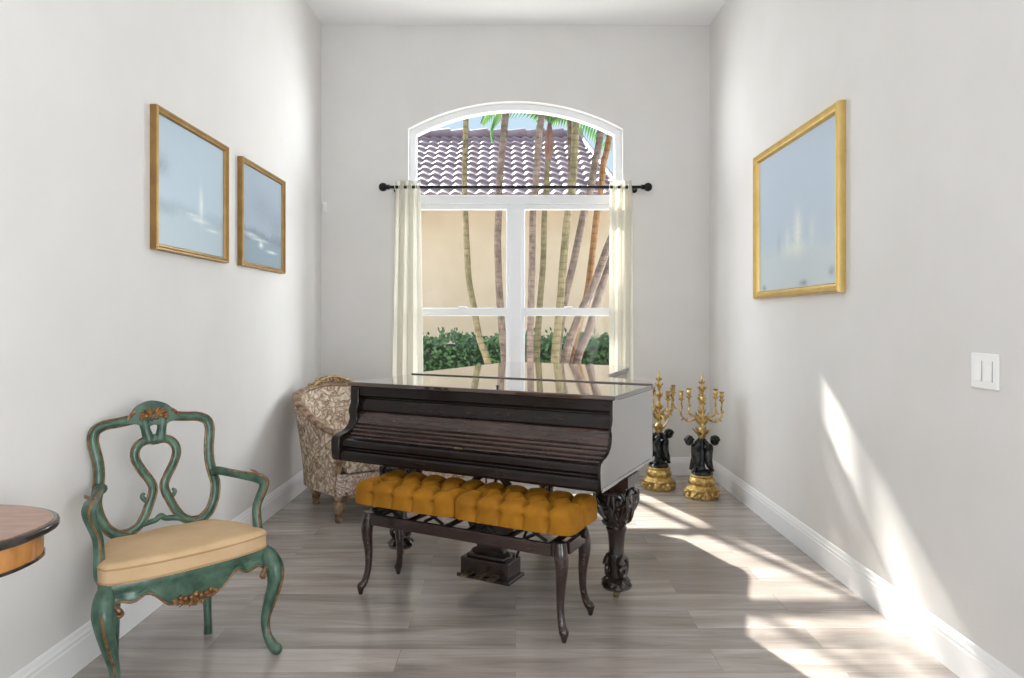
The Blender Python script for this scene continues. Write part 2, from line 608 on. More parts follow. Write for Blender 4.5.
NA = 28
arc = [(-OW + 2 * OW * i / NA) for i in range(NA + 1)]
arcp = [(x, arch_z(x)) for x in arc]
g = G()
g.box(XL, -OW, YB, YB + T, 0, ZC)
g.box(OW, XR, YB, YB + T, 0, ZC)
g.box(-OW, OW, YB, YB + T, 0, SILL)
for (xa, za), (xb, zb) in zip(arcp[:-1], arcp[1:]):
    g.prism([(xa, za), (xb, zb), (xb, ZC), (xa, ZC)], YB, YB + T, 'y')
bw = struct(g.build('wall_back', 'wall', smooth=False))
me = bw.data
bm = bmesh.new()
bm.from_mesh(me)
bmesh.ops.remove_doubles(bm, verts=bm.verts, dist=1e-5)
seen = {}
for f in bm.faces:
    seen.setdefault(tuple(sorted(v.index for v in f.verts)), []).append(f)
bmesh.ops.delete(bm, geom=[f for fs in seen.values() if len(fs) > 1 for f in fs], context='FACES_ONLY')
bmesh.ops.recalc_face_normals(bm, faces=bm.faces)
bm.to_mesh(me)
bm.free()

# wall behind the camera with a wide opening to the rest of the house
g = G()
g.box(XL, -1.35, YF - T, YF, 0, ZC)
g.box(1.35, XR, YF - T, YF, 0, ZC)
g.box(-1.35, 1.35, YF - T, YF, 3.3, ZC)
struct(g.build('wall_front', 'wall', smooth=False))

# baseboards: one moulded profile
BP = [(0, 0), (.016, 0), (.016, .105), (.013, .112), (.013, .122), (.009, .130), (.006, .142), (.003, .148), (0, .15)]
struct(G().prism([(XL + a, b) for a, b in BP], YF, YB, 'y').build('baseboard_left', 'trim', smooth=False))
struct(G().prism([(XR - a, b) for a, b in BP], YF, YB, 'y').build('baseboard_right', 'trim', smooth=False))
struct(G().prism([(YB - a, b) for a, b in BP], XL, XR, 'x').build('baseboard_back', 'trim', smooth=False))

# ------------------------------------------------------------------ window
FY0, FY1 = YB + .07, YB + .15


def outline(w, z0, off, n=NA):
    """closed outline of the arched opening inset by off, counter-clockwise from the lower left"""
    hw = OW - off
    p = [(-hw, z0), (hw, z0)]
    for i in range(n + 1):
        x = hw - 2 * hw * i / n
        p.append((x, arch_z(x, off=off)))
    return p


def ring_solid(g, A, B, y0, y1):
    n = len(A)
    v = [(p[0], y0, p[1]) for p in A] + [(p[0], y0, p[1]) for p in B] + [(p[0], y1, p[1]) for p in A] + [(p[0], y1, p[1]) for p in B]
    f = []
    for i in range(n):
        j = (i + 1) % n
        f += [(i, j, n + j, n + i), (2 * n + i, 3 * n + i, 3 * n + j, 2 * n + j), (i, 2 * n + i, 2 * n + j, j), (n + i, n + j, 3 * n + j, 3 * n + i)]
    return g.add(v, f)


win = ring_solid(G(), outline(OW, SILL, .0), outline(OW, SILL + .055, .055), FY0, FY1).build('window_1', 'frame', smooth=False)
struct(win)
win['label'] = 'white arched picture window with four lower panes and a curved top light'
G().box(-OW + .05, OW - .05, FY0 - .01, FY1, 2.285, 2.36).build('transom', 'frame', win, False, .006)
G().box(-.05, .05, FY0 - .012, FY1, SILL + .05, 2.29).build('mullion', 'frame', win, False, .006)
for sx in (-1, 1):
    a, b = (.05, .845)
    x0, x1 = (a, b) if sx > 0 else (-b, -a)
    g = G()
    yy0, yy1 = FY0 + .01, FY0 + .055
    g.box(x0, x0 + .03, yy0, yy1, SILL + .05, 2.285)
    g.box(x1 - .03, x1, yy0, yy1, SILL + .05, 2.285)
    g.box(x0 + .03, x1 - .03, yy0, yy1, 2.24, 2.285)
    g.box(x0 + .03, x1 - .03, yy0, yy1, SILL + .05, SILL + .10)
    g.box(x0 + .03, x1 - .03, yy0 - .012, yy1, 1.335, 1.402)
    sash = g.build('sash', 'frame', win, False, .004)
    G().box((x0 + x1) / 2 - .035, (x0 + x1) / 2 + .035, yy0 - .022, yy0 - .012, 1.395, 1.415).build('sash_lock', 'frame', sash, False, .003)
    G().box(x0 + .028, x1 - .028, yy0 + .02, yy0 + .026, 1.40, 2.245).build('pane', 'glass', sash, False)
    G().box(x0 + .028, x1 - .028, yy0 + .02, yy0 + .026, SILL + .09, 1.338).build('pane', 'glass', sash, False)
pp = [p for p in outline(OW, 2.35, .05)]
G().prism(pp, FY0 + .03, FY0 + .036, 'y').build('arched_pane', 'glass', win, False)
G().box(-OW, OW, YB - .02, FY0, SILL - .03, SILL + .012).build('window_sill', 'trim', win, False, .005)

# ------------------------------------------------------------------ curtain rod and sheer curtains
RY, RZ = 5.62, 2.394
rod = thing('curtain_rod', (0, RY, RZ), 0, 'thin black curtain rod with ball ends across the arched window', 'curtain rod')
G().tube([(-1.05, 0, 0), (1.05, 0, 0)], .0125, 12).build('pole', 'dark_metal', rod)
for sx in (-1, 1):
    gf = G()
    gf.ball((sx * 1.09, 0, 0), .036, 16, 10)
    gf.tube([(sx * 1.035, 0, 0), (sx * 1.06, 0, 0)], .02, 12)
    gf.build('finial', 'dark_metal', rod)
    gb = G()
    gb.tube([(sx * .995, 0, -.004), (sx * .995, .085, -.004), (sx * .995, .1085, -.004)], .008, 8)
    gb.tube([(sx * .995, .1, -.004), (sx * .995, .1085, -.004)], .026, 14)
    gb.build('wall_bracket', 'dark_metal', rod)


def curtain(xa0, xa1, xb0, xb1, waves, label):
    t = thing('sheer_curtain', ((xa0 + xa1) / 2, RY, 0), 0, label, 'curtain', 'sheer window curtains')
    cx = (xa0 + xa1) / 2
    nx, nz = waves * 14, 30
    v, f = [], []
    for j in range(nz + 1):
        k = j / nz
        z = 2.446 - k * 2.426
        for i in range(nx + 1):
            s = i / nx
            x = (xa0 + (xa1 - xa0) * s) * (1 - k) + (xb0 + (xb1 - xb0) * s) * k - cx
            ph = 2 * pi * waves * s
            amp = .026 * (1 - .25 * k)
            y = amp * sin(ph + .5 * sin(2.2 * k)) + .01 * sin(ph * .37 + 3 * k) * k
            x += .008 * cos(2 * ph) * (.4 + k)
            v.append((x, y, z))
    for j in range(nz):
        for i in range(nx):
            a = j * (nx + 1) + i
            f.append((a, a + 1, a + nx + 2, a + nx + 1))
    o = G().add(v, f).build('sheer_panel', 'sheer', t)
    o.modifiers.new('solid', 'SOLIDIFY').thickness = .0016
    for i in range(waves * 2):
        s = (i + .5) / (waves * 2) + .0
        s = i / (waves * 2) + .001
        x = (xa0 + (xa1 - xa0) * s) - cx
        gr = G()
        ring = [(x, .022 * cos(q * pi / 8), RZ + .022 * sin(q * pi / 8)) for q in range(16)]
        P = [Vector(p) for p in ring]
        rr = []
        for q, p in enumerate(P):
            d = (p - Vector((x, 0, RZ))).normalized()
            rr.append([p + d * (.003 * cos(h * pi / 3)) + Vector((.003 * sin(h * pi / 3), 0, 0)) for h in range(6)])
        gr.rings(rr, close=True)
        gr.build('grommet', 'plastic', t)
    return t


curtain(-.99, -.785, -1.05, -.76, 3, 'cream sheer curtain hanging at the window end nearer the carved armchair')
curtain(.772, .958, .765, .965, 3, 'white sheer curtain hanging at the window end nearer the candelabra')

# small sensor in the corner, switch plate
s = thing('wall_sensor', (-1.595, YB, 2.245), 0, 'tiny white alarm sensor high on the back wall by the corner', 'sensor')
G().box(-.02, .02, -.022, 0, -.042, .042).build('sensor_case', 'plastic', s, False, .006)
G().box(-.011, .011, -.025, -.021, -.012, .03).build('sensor_lens', 'trim', s, False, .003)

sw = thing('light_switch', (XR, 2.362, 1.123), 0, 'white double rocker light switch plate on the wall under nothing', 'light switch')
sw['label'] = 'white double light switch plate on the sunlit wall near the framed picture'
G().box(-.012, 0, -.066, .066, -.062, .062).build('switch_plate', 'plastic', sw, False, .004)
for dy in (-.026, .026):
    G().prism([(-.0165, -.034), (-.011, .034), (-.008, .034), (-.008, -.034)], dy - .0165, dy + .0165, 'y').build('rocker', 'plastic', sw, False, .0015)
    G().box(-.0125, -.0115, dy - .02, dy - .0168, -.036, .036).build('rocker_gap', 'slot', sw, False)


# ------------------------------------------------------------------ framed paintings
def picture(loc, rz, w, h, prof, fm, art, label, sag=0):
    """frame swept around a rectangle; local X width, Z up, -Y out of the wall (wall at y = 0)"""
    t = thing('framed_painting', loc, rz, label, 'painting')
    t.rotation_euler = (0, 0, rz)
    g = G()
    cs = [(-w / 2, -h / 2, 1, 1), (w / 2, -h / 2, -1, 1), (w / 2, h / 2, -1, -1), (-w / 2, h / 2, 1, -1)]
    rr = [[(x + sx * a, -d, z + sz * a) for a, d in prof] for x, z, sx, sz in cs]
    g.rings(rr, close=True)
    g.build('frame', fm, t, True, autosmooth=20)
    iw = max(a for a, d in prof)
    G().box(-w / 2 + iw - .006, w / 2 - iw + .006, -.014, -.006, -h / 2 + iw - .006, h / 2 - iw + .006).build('canvas', art, t, False)
    G().box(-w / 2 + .01, w / 2 - .01, -.005, 0, -h / 2 + .01, h / 2 - .01).build('backing_board', 'hedge_core', t, False)
    return t


PF1 = [(0, 0), (0, .030), (.003, .036), (.009, .036), (.012, .032), (.019, .026), (.025, .027), (.028, .023), (.031, .014), (.031, .004), (.015, 0)]
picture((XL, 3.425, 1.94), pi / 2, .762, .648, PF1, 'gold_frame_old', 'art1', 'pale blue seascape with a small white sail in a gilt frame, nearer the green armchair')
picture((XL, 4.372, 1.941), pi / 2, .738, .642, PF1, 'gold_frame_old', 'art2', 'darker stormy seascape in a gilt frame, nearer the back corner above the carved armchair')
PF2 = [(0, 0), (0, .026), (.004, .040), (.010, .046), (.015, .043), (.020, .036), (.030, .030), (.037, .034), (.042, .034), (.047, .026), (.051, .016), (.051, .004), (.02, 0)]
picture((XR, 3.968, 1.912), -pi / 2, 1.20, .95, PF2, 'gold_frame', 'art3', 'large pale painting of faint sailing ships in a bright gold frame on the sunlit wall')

# ------------------------------------------------------------------ grand piano
PA = radians(-27.6)
P = thing('grand_piano', (-.105, 3.504, 0), PA, 'dark rosewood grand piano with closed mirror-polished lid before the window', 'piano')
curve = [(.728, .30), (.727, .335), (.712, .375), (.665, .425), (.555, .49), (.445, .54), (.385, .605), (.348, .70), (.322, .85), (.292, 1.08), (.268, 1.25), (.255, 1.36), (.235, 1.43), (.185, 1.49), (.11, 1.51)]
side = cr(curve, 5)
rim_poly = [(-.73, -.22), (.728, -.22)] + side + [(-.60, 1.545), (-.68, 1.54), (-.72, 1.50), (-.73, 1.44)]
g = G().prism(rim_poly, .585, .953, 'z')
g.build('rim', 'lacquer_side', P, True, .006, autosmooth=30)
# moulding along the lower edge of the rim


def offset_poly(poly, d):
    o = []
    n = len(poly)
    for i in range(n):
        a, b, c = Vector(poly[i - 1]), Vector(poly[i]), Vector(poly[(i + 1) % n])
        e1, e2 = (b - a), (c - b)
        n1 = Vector((e1.y, -e1.x)).normalized()
        n2 = Vector((e2.y, -e2.x)).normalized()
        m = (n1 + n2)
        m = m.normalized() * (d / max(.5, m.normalized().dot(n1))) if m.length > 1e-6 else n1 * d
        o.append((b.x + m.x, b.y + m.y))
    return o


lid_all = offset_poly(rim_poly, .012)
G().prism([(-.742, -.275), (.740, -.275), (.740, .283), (-.742, .283)], .9535, .9745, 'z').build('lid_flap', 'lid', P, False, .005)
yy = .288
lidp = [(-.742, yy), (.740, yy)] + [p for p in lid_all if p[1] > yy + .005]
G().prism(lidp, .9535, .981, 'z').build('lid', 'lid', P, True, .005, autosmooth=30)
G().lathe([(.004, 0), (.004, .006), (.008, .009), (.008, .013), (.003, .015)], 12, (.13, -.21, .9745)).build('lid_knob', 'black', P)
# front: upper board, fallboard, key slip, all between the cheeks
xa, xb = -.676, .714
G().prism([(-.2, .952), (-.252, .952), (-.252, .905), (-.246, .899), (-.228, .894), (-.228, .888), (-.232, .884), (-.247, .836), (-.247, .826), (-.234, .822), (-.2, .82)], xa, xb, 'x').build('front_board', 'lacquer', P, True, .002, autosmooth=20)
fb = G().prism([(-.2, .822), (-.238, .822), (-.246, .816), (-.252, .806), (-.258, .790), (-.270, .768), (-.275, .763), (-.271, .759), (-.286, .753), (-.290, .746), (-.286, .742), (-.302, .737), (-.307, .729), (-.303, .725), (-.322, .719), (-.327, .712), (-.323, .708), (-.345, .703), (-.35, .693), (-.2, .69)], xa, xb, 'x').build('fallboard', 'lacquer_brown', P, True, .0015, autosmooth=25)
G().tube([(.0 - .02, -.353, .7), (.02, -.353, .7)], .004, 8).build('lock_plate', 'pedal', fb)
G().prism([(-.2, .70), (-.372, .698), (-.388, .692), (-.392, .684), (-.392, .662), (-.384, .655), (-.376, .650), (-.376, .643), (-.392, .637), (-.398, .628), (-.398, .598), (-.392, .586), (-.2, .586)], xa - .03, xb, 'x').build('key_slip', 'lacquer', P, True, .0015, autosmooth=25)
CH = [(-.2, .952), (-.262, .952), (-.264, .90), (-.262, .872), (-.268, .852), (-.278, .838), (-.280, .822), (-.272, .800), (-.272, .782), (-.284, .756), (-.310, .735), (-.345, .722), (-.380, .716), (-.402, .706), (-.410, .690), (-.410, .64), (-.404, .60), (-.396, .586), (-.2, .586)]
G().prism(CH, .712, .7272, 'x').build('cheek', 'lacquer', P, True, .003, autosmooth=35)
G().prism(CH, .7274, .7286, 'x').build('side_veneer', 'lacquer_side', P, False)
G().prism(CH, -.7305, -.676, 'x').build('cheek', 'lacquer', P, True, .006, autosmooth=35)
# side panel moulding on the treble side
G().box(.728, .733, -.395, .30, .590, .604).build('side_moulding', 'lacquer_side', P, False, .003)


def piano_leg(x, y, turn):
    """carved leg: block, acanthus bracket, shaft, scroll foot, caster"""
    g = G()
    Rm = Matrix.Rotation(turn, 4, 'Z')
    pt = lambda a, b, c: tuple((Rm @ Vector((a, b, 0)))[:2]) + (c,)
    loc = lambda gg: [(p[0] + x, p[1] + y, p[2]) for p in gg]
    g.box(-.085, .085, -.085, .085, .535, .586)
    g.box(-.07, .07, -.07, .07, .515, .536)
    prof = [(.074, .52), (.088, .50), (.090, .47), (.084, .43), (.074, .395), (.060, .365), (.050, .345), (.044, .335), (.050, .328), (.046, .318), (.041, .30),
            (.037, .26), (.035, .23), (.038, .205), (.040, .19), (.036, .15), (.034, .10)]
    rr = []
    for r, z in prof:
        ring = []
        for i in range(32):
            t = 2 * pi * i / 32
            sq = (abs(cos(t)) ** 5 + abs(sin(t)) ** 5) ** (-1 / 5) if z > .34 else 1
            ring.append((r * (.86 if z > .34 else 1) * sq * cos(t), r * (.86 if z > .34 else 1) * sq * sin(t), z))
        rr.append(ring)
    g.rings(rr)
    # carved scrolls and small leaves on each face of the bracket
    for i in range(4):
        F = Matrix.Rotation(i * pi / 2, 3, 'Z')
        for sg in (-1, 1):
            for pts in ([(sg * .012, .51), (sg * .050, .505), (sg * .070, .475), (sg * .052, .448), (sg * .030, .455), (sg * .032, .475), (sg * .046, .478)],
                        [(sg * .078, .50), (sg * .078, .44), (sg * .060, .40), (sg * .034, .385), (sg * .018, .40), (sg * .024, .42), (sg * .038, .418)],
                        [(sg * .010, .49), (sg * .014, .45), (sg * .008, .41), (sg * .022, .37), (sg * .040, .352), (sg * .05, .365)]):
                q3 = []
                for a_, z in pts:
                    dep = .076 if z > .44 else .076 - (.44 - z) * .33
                    w3 = F @ Vector((a_ * (1 if z > .40 else .8), -dep, z))
                    q3.append((w3.x, w3.y, w3.z, .0085))
                ctube(g, q3, 4, 7)
        for k in range(3):
            b3 = F @ Vector((-.04 + .04 * k, -.062 - (.006 if k == 1 else 0), .365 if k == 1 else .385))
            g.leaf(b3, F @ Vector(((k - 1) * .35, -.22, 1)), F @ Vector((1, 0, 0)), .085, .014, .008)
    # scroll foot
    for sgn in (-1, 1):
        sp = []
        for k in range(26):
            a = k / 25 * 3.4 * pi
            r = .060 * (1 - k / 30)
            sp.append((sgn * .034, -.006 - r * cos(a + .5), .142 + r * sin(a + .5), .0155 * (1 - k / 50)))
        g.tube([p[:3] for p in sp], [p[3] for p in sp], 8)
        g.ball((sgn * .036, -.006, .142), .016, 10, 8)
    g.lathe([(.034, .10), (.044, .09), (.062, .074), (.072, .060), (.060, .046), (.036, .036), (.02, .03)], 20, lobes=6, amp=.06)
    for i in range(8):
        t = 2 * pi * i / 8
        g.leaf((.03 * cos(t), .03 * sin(t), .092), (cos(t), sin(t), -.5), (-sin(t), cos(t), 0), .052, .02, .01)
    g.v = [tuple((Rm @ Vector(p))) for p in g.v]
    g.v = [(p[0] + x, p[1] + y, p[2]) for p in g.v]
    leg = g.build('leg', 'carved', P, True, autosmooth=50)
    gc = G()
    gc.tube([(x - .010, y, .017), (x + .010, y, .017)], .017, 14)
    gc.tube([(x, y, .017), (x, y, .04)], .008, 8)
    gc.build('caster', 'pedal', leg)
    return leg


piano_leg(.652, .0, 0)
piano_leg(-.598, .0, 0)
piano_leg(-.28, 1.22, .5)

# pedal lyre
L = G()
lx, ly = .075, -.17
L.prism([(lx - .10, .586), (lx + .10, .586), (lx + .10, .55), (lx + .085, .54), (lx - .085, .54), (lx - .10, .55)], ly - .04, ly + .04, 'y')
for sgn in (-1, 1):
    ctube(L, [(lx + sgn * .05, ly, .545, .016), (lx + sgn * .10, ly, .50, .018), (lx + sgn * .125, ly, .43, .020), (lx + sgn * .11, ly, .35, .020), (lx + sgn * .07, ly, .27, .018), (lx + sgn * .055, ly, .20, .020), (lx + sgn * .075, ly, .16, .020)], 6, 10)
    L.ball((lx + sgn * .085, ly, .158), .03, 12, 8)
L.prism([(lx - .13, .32), (lx + .13, .32), (lx + .07, .2), (lx + .10, .17), (lx - .10, .17), (lx - .07, .2)], ly - .02, ly + .02, 'y')
lyre = L.build('pedal_lyre', 'carved', P, True, .003, autosmooth=40)
pb = G()
pb.box(lx - .13, lx + .13, ly - .075, ly + .06, .075, .155)
pb.box(lx - .145, lx + .145, ly - .088, ly + .072, .060, .078)
pb.box(lx - .105, lx + .105, ly - .06, ly + .05, .155, .172)
pbo = pb.build('pedal_box', 'carved', lyre, False, .004)
for dx in (-.07, .0, .07):
    gp = G()
    gp.box(lx + dx - .015, lx + dx + .015, ly - .13, ly - .07, .087, .097)
    gp.ball((lx + dx, ly - .128, .092), .02, 12, 6, (1, 1.2, .4))
    gp.build('pedal', 'pedal', lyre, True)
for dx in (-.03, .03):
    G().tube([(lx + dx, ly, .17), (lx + dx, ly, .55)], .004, 8).build('pedal_rod', 'pedal', lyre)
for sgn in (-1, 1):
    G().tube([(lx + sgn * .11, ly + .05, .15), (lx + sgn * .16, ly + .42, .586)], .007, 8).build('lyre_brace', 'black', lyre)

# ------------------------------------------------------------------ piano bench
B = thing('piano_bench', (-.202, 3.126, 0), PA, 'long dark bench with two tufted mustard velvet seats tucked under the piano', 'bench')
BW, BD = .515, .135


def bench_leg(sx, sy):
    g = G()
    pts = [(sx * (BW - .02), sy * (BD - .02), .385, .026), (sx * (BW - .012), sy * (BD - .012), .335, .029), (sx * (BW - .010), sy * (BD - .012), .28, .026), (sx * (BW - .016), sy * (BD - .016), .20, .0195),
           (sx * (BW - .016), sy * (BD - .012), .12, .0155), (sx * (BW - .004), sy * (BD - .002), .06, .0165), (sx * (BW + .008), sy * (BD + .008), .038, .020), (sx * (BW + .010), sy * (BD + .010), .018, .014), (sx * (BW + .010), sy * (BD + .010), .0, .009)]
    ctube(g, pts, 6, 12)
    g.box(sx * BW - .0 - (.05 if sx > 0 else 0), sx * BW + (0 if sx > 0 else .05), sy * BD - (.05 if sy > 0 else 0), sy * BD + (0 if sy > 0 else .05), .332, .388)
    return g.build('leg', 'bench_wood', B, True, .003, autosmooth=40)


for sx in (-1, 1):
    for sy in (-1, 1):
        bench_leg(sx, sy)
for sy in (-1, 1):
    G().box(-BW + .05, BW - .05, sy * BD - .011, sy * BD + .011, .335, .386).build('long_rail', 'bench_wood', B, False, .003)
for sx in (-1, 1):
    G().box(sx * BW - .011, sx * BW + .011, -BD + .05, BD - .05, .335, .386).build('end_rail', 'bench_wood', B, False, .003)
    kn = G()
    kn.tube([(sx * .46, 0, .405), (sx * (BW + .035), 0, .405)], .008, 10)
    kn.tube([(sx * (BW + .03), 0, .405), (sx * (BW + .05), 0, .405)], .022, 16)
    kn.build('height_knob', 'black', B, True, .003)
# scissor lift under each seat
for sx in (-1, 1):
    lf = G()
    cx = sx * .258
    for yy_ in (-.10, .10):
        for k in (-1, 1):
            for q in (-.12, .12):
                lf.tube([(cx + q - k * .05, yy_, .378), (cx + q + k * .05, yy_, .432)], .0075, 8)
    for q in (-.2, 0, .2):
        lf.box(cx + q - .012, cx + q + .012, -.12, .12, .372, .384)
    lf.build('lift_mechanism', 'black', B, True)


def cushion_grid(fx, hx, hy, H, r, nx, ny, disp, zb, sidek=.8):
    """pillow over [-hx,hx]x[-hy,hy]: rounded shoulders of radius r; fx maps (x, y) to final plan; disp(x, y, onside) sinks the surface"""
    def prof(s, h):
        # s arc length from the centre: returns position, drop
        fl = h - r
        if abs(s) <= fl:
            return s, 0.0
        q = abs(s) - fl
        sg = 1 if s > 0 else -1
        if q <= r * pi / 2:
            a = q / r
            return sg * (fl + r * sin(a)), r * (1 - cos(a))
        return sg * h, r + (q - r * pi / 2)
    Lx = hx - r + r * pi / 2 + (H - r)
    Ly = hy - r + r * pi / 2 + (H - r)
    v, f = [], []
    for j in range(ny + 1):
        y, dy = prof(-Ly + 2 * Ly * j / ny, hy)
        for i in range(nx + 1):
            x, dx = prof(-Lx + 2 * Lx * i / nx, hx)
            dz = min(H, (dx ** 2.5 + dy ** 2.5) ** (1 / 2.5))
            d = disp(x, y)
            side = min(1, dz / r)
            top = 1 - min(1, dz / H)
            inx = (dx / max(dx + dy, 1e-6))
            k = d * side * (.35 + .65 * (1 - abs(2 * min(1, dz / H) - 1)))
            px, py = x, y
            if dx > 0:
                px -= (1 if x > 0 else -1) * k * inx * sidek
            if dy > 0:
                py -= (1 if y > 0 else -1) * k * (1 - inx) * sidek
            z = zb + H - dz - d * (1 - side * .85) * (1 if dz < H else 0)
            X, Y = fx(px, py)
            v.append((X, Y, z))
    for j in range(ny):
        for i in range(nx):
            a = j * (nx + 1) + i
            f.append((a, a + 1, a + nx + 2, a + nx + 1))
    g = G().add(v, f)
    return g


def bench_seat():
    hx, hy = .284, .170
    p = hx * 2 / 5
    rows = [-.082, 0, .082]
    btn = []
    for k, y in enumerate(rows):
        if k % 2 == 0:
            btn.append([(-hx + p * (i + 1), y) for i in range(4)])
        else:
            btn.append([(-hx + p * (i + .5), y) for i in range(5)])
    seg = []
    for (bx, by) in btn[0]:
        seg.append(((bx, by), (bx, -hy - .02)))
    for (bx, by) in btn[2]:
        seg.append(((bx, by), (bx, hy + .02)))
    for ro in (0, 2):
        for (bx, by) in btn[ro]:
            for (cx, cy) in btn[1]:
                if abs(abs(bx - cx) - p / 2) < 1e-6:
                    seg.append(((bx, by), (cx, cy)))
    for sgn in (0, -1):
        b = btn[1][sgn]
        e = -hx - .02 if sgn == 0 else hx + .02
        seg.append((b, (e, b[1])))
        for ro in (0, 2):
            q = btn[ro][sgn]
    pts = [b for r_ in btn for b in r_]

    def disp(x, y):
        d = 9
        for (a, b) in seg:
            ax, ay = a
            ex, ey = b[0] - ax, b[1] - ay
            t = max(0, min(1, ((x - ax) * ex + (y - ay) * ey) / (ex * ex + ey * ey)))
            d = min(d, sqrt((x - ax - ex * t) ** 2 + (y - ay - ey * t) ** 2))
        db = min(sqrt((x - a) ** 2 + (y - b) ** 2) for a, b in pts)
        return .020 * exp(-(d / .013) ** 1.3) + .016 * exp(-(db / .02) ** 2) + .004 * exp(-(d / .04) ** 2)
    return cushion_grid(lambda x, y: (x * (1 - .06 * min(1, abs(x) / hx) ** 6 * min(1, abs(y) / hy) ** 6), y * (1 - .09 * min(1, abs(x) / hx) ** 6 * min(1, abs(y) / hy) ** 6)), hx, hy, .104, .05, 150, 100, disp, .434, 1.5)


seat_g = bench_seat()
s1 = seat_g.build('tufted_seat', 'velvet', B, True, autosmooth=0)
s1.location = (-.281, 0, 0)
s2 = s1.copy()
COL.objects.link(s2)
s2.parent = B
s2.location = (.281, 0, 0)
for k in (-1, 1):
    G().box(k * .2695 - .245, k * .2695 + .245, -.140, .140, .428, .440).build('seat_board', 'bench_wood', B, False, .003)

# ------------------------------------------------------------------ green armchair
CA = radians(45)
C = thing('green_armchair', (-1.293, 2.614, 0), CA, 'green painted open armchair with gilt edges and beige seat cushion', 'armchair')
by = lambda z: .183 + (z - .475) * .104


def lean(z):
    return -.020 * (z - .46) / .5


def bp(x, z, r, dy=0):
    return (x + lean(z), by(z) + dy, z, r)


UPB = (0, 1, -.104)
g = G()
stile = [(.118, .455), (.15, .468), (.19, .50), (.214, .55), (.222, .605), (.214, .65), (.206, .70), (.206, .755), (.214, .81), (.217, .845), (.206, .876), (.172, .894), (.125, .899), (.075, .906), (.0, .915)]
gd = G()
for sg in (-1, 1):
    q = cr([(sg * a, b) for a, b in stile], 6)
    g.tube([bp(a, b, 0)[:3] for a, b in q], .019, 10, (1, .85), UPB)
    for off in (-.0165, .0165):
        pts = []
        for i, (a, b) in enumerate(q):
            a0, b0 = q[max(i - 1, 0)]
            a1, b1 = q[min(i + 1, len(q) - 1)]
            t = Vector((a1 - a0, b1 - b0)).normalized()
            pts.append((a - t.y * off + lean(b), by(b) - .009, b + t.x * off))
        gd.tube(pts, .0035, 6)
back = g.build('back_frame', 'chair_green', C, True, autosmooth=50)
gd.build('gilt_edging', 'chair_gilt', back)
g = G()
gd = G()
rib = [(.0, .815), (.032, .818), (.060, .806), (.076, .780), (.076, .748), (.058, .706), (.034, .665), (.021, .632), (.026, .60), (.040, .565), (.058, .525), (.082, .492), (.115, .474), (.15, .472)]
for sg in (-1, 1):
    q = cr([(sg * a, b) for a, b in rib], 6)
    g.tube([bp(a, b, 0)[:3] for a, b in q], .0165, 10, (1, .75), UPB)
    for off in (-.0145, .0145):
        pts = []
        for i, (a, b) in enumerate(q):
            a0, b0 = q[max(i - 1, 0)]
            a1, b1 = q[min(i + 1, len(q) - 1)]
            t = Vector((a1 - a0, b1 - b0)).normalized()
            pts.append((a - t.y * off + lean(b), by(b) - .0075, b + t.x * off))
        gd.tube(pts, .003, 6)
    # small curl spur on the ribbon
    ctube(g, [bp(sg * .036, .575, .010), bp(sg * .052, .585, .009), bp(sg * .062, .602, .008), bp(sg * .052, .612, .006)], 5, 8)
    g.tube([bp(sg * .034, .90, 0)[:3], bp(sg * .030, .86, 0)[:3], bp(sg * .020, .815, 0)[:3]], [.022, .017, .022], 10)
ctube(g, [bp(-.085, .488, .012), bp(-.05, .496, .012), bp(-.02, .500, .011), bp(0, .512, .013), bp(.02, .500, .011), bp(.05, .496, .012), bp(.085, .488, .012)], 5, 8)
g.ball(bp(0, .818, 0)[:3], .022, 12, 8, (1.3, .7, 1))
sp = g.build('splat', 'chair_green', C, True, autosmooth=50)
gd.build('gilt_edging', 'chair_gilt', sp)
# crest
cp = cr([(-.115, .895), (-.085, .912), (-.07, .94), (-.045, .962), (0, .974), (.045, .962), (.07, .94), (.085, .912), (.115, .895)], 4) + [(.06, .885), (.035, .87), (0, .878), (-.035, .87), (-.06, .885)]
g = G()
v = [(a + lean(b), by(b) - .016, b) for a, b in cp] + [(a + lean(b), by(b) + .014, b) for a, b in cp]
n = len(cp)
g.add(v, [tuple(range(n)), tuple(range(2 * n - 1, n - 1, -1))] + [(i, n + i, n + (i + 1) % n, (i + 1) % n) for i in range(n)])
crest = g.build('crest', 'chair_green', C, True, .006, autosmooth=40)
g = G()
for i in range(11):
    t = pi * (i / 10)
    g.leaf((.012 * cos(t) - .019, by(.915) - .016, .914 + .008 * sin(t)), (cos(t) * 1.3, -.1, sin(t) * .8 - .05), (-sin(t), 0, cos(t)), .026 + .022 * abs(cos(t)), .006, .005, .0)
for i in range(6):
    g.ball((-.064 + .018 * i, by(.9) - .018, .908 + .006 * sin(i * 2)), .008, 8, 6)
for sg in (-1, 1):
    ctube(g, [(sg * .066 - .019, by(.94) - .012, .935, .008), (sg * .082 - .018, by(.93) - .012, .925, .007), (sg * .096 - .018, by(.91) - .012, .905, .006)], 4, 8)
g.build('carved_flower', 'red_gilt', crest)
# seat rail: plan and scalloped apron
FW, FYc, RW, RYc = .298, -.145, .172, .165


def plan(t):
    """t 0..4 around the seat: front, right side, back, left side"""
    if t < 1:
        x = -FW + 2 * FW * t
        return x, FYc - .032 * (1 - (2 * t - 1) ** 2) + .010 * cos((2 * t - 1) * 2 * pi) * .0
    if t < 2:
        s = t - 1
        return FW + (RW - FW) * s + .018 * sin(pi * s), FYc + (RYc - FYc) * s
    if t < 3:
        s = t - 2
        return RW - 2 * RW * s, RYc + .012 * sin(pi * s)
    s = t - 3
    return -RW + (-FW + RW) * s - .018 * sin(pi * s), RYc + (FYc - RYc) * s


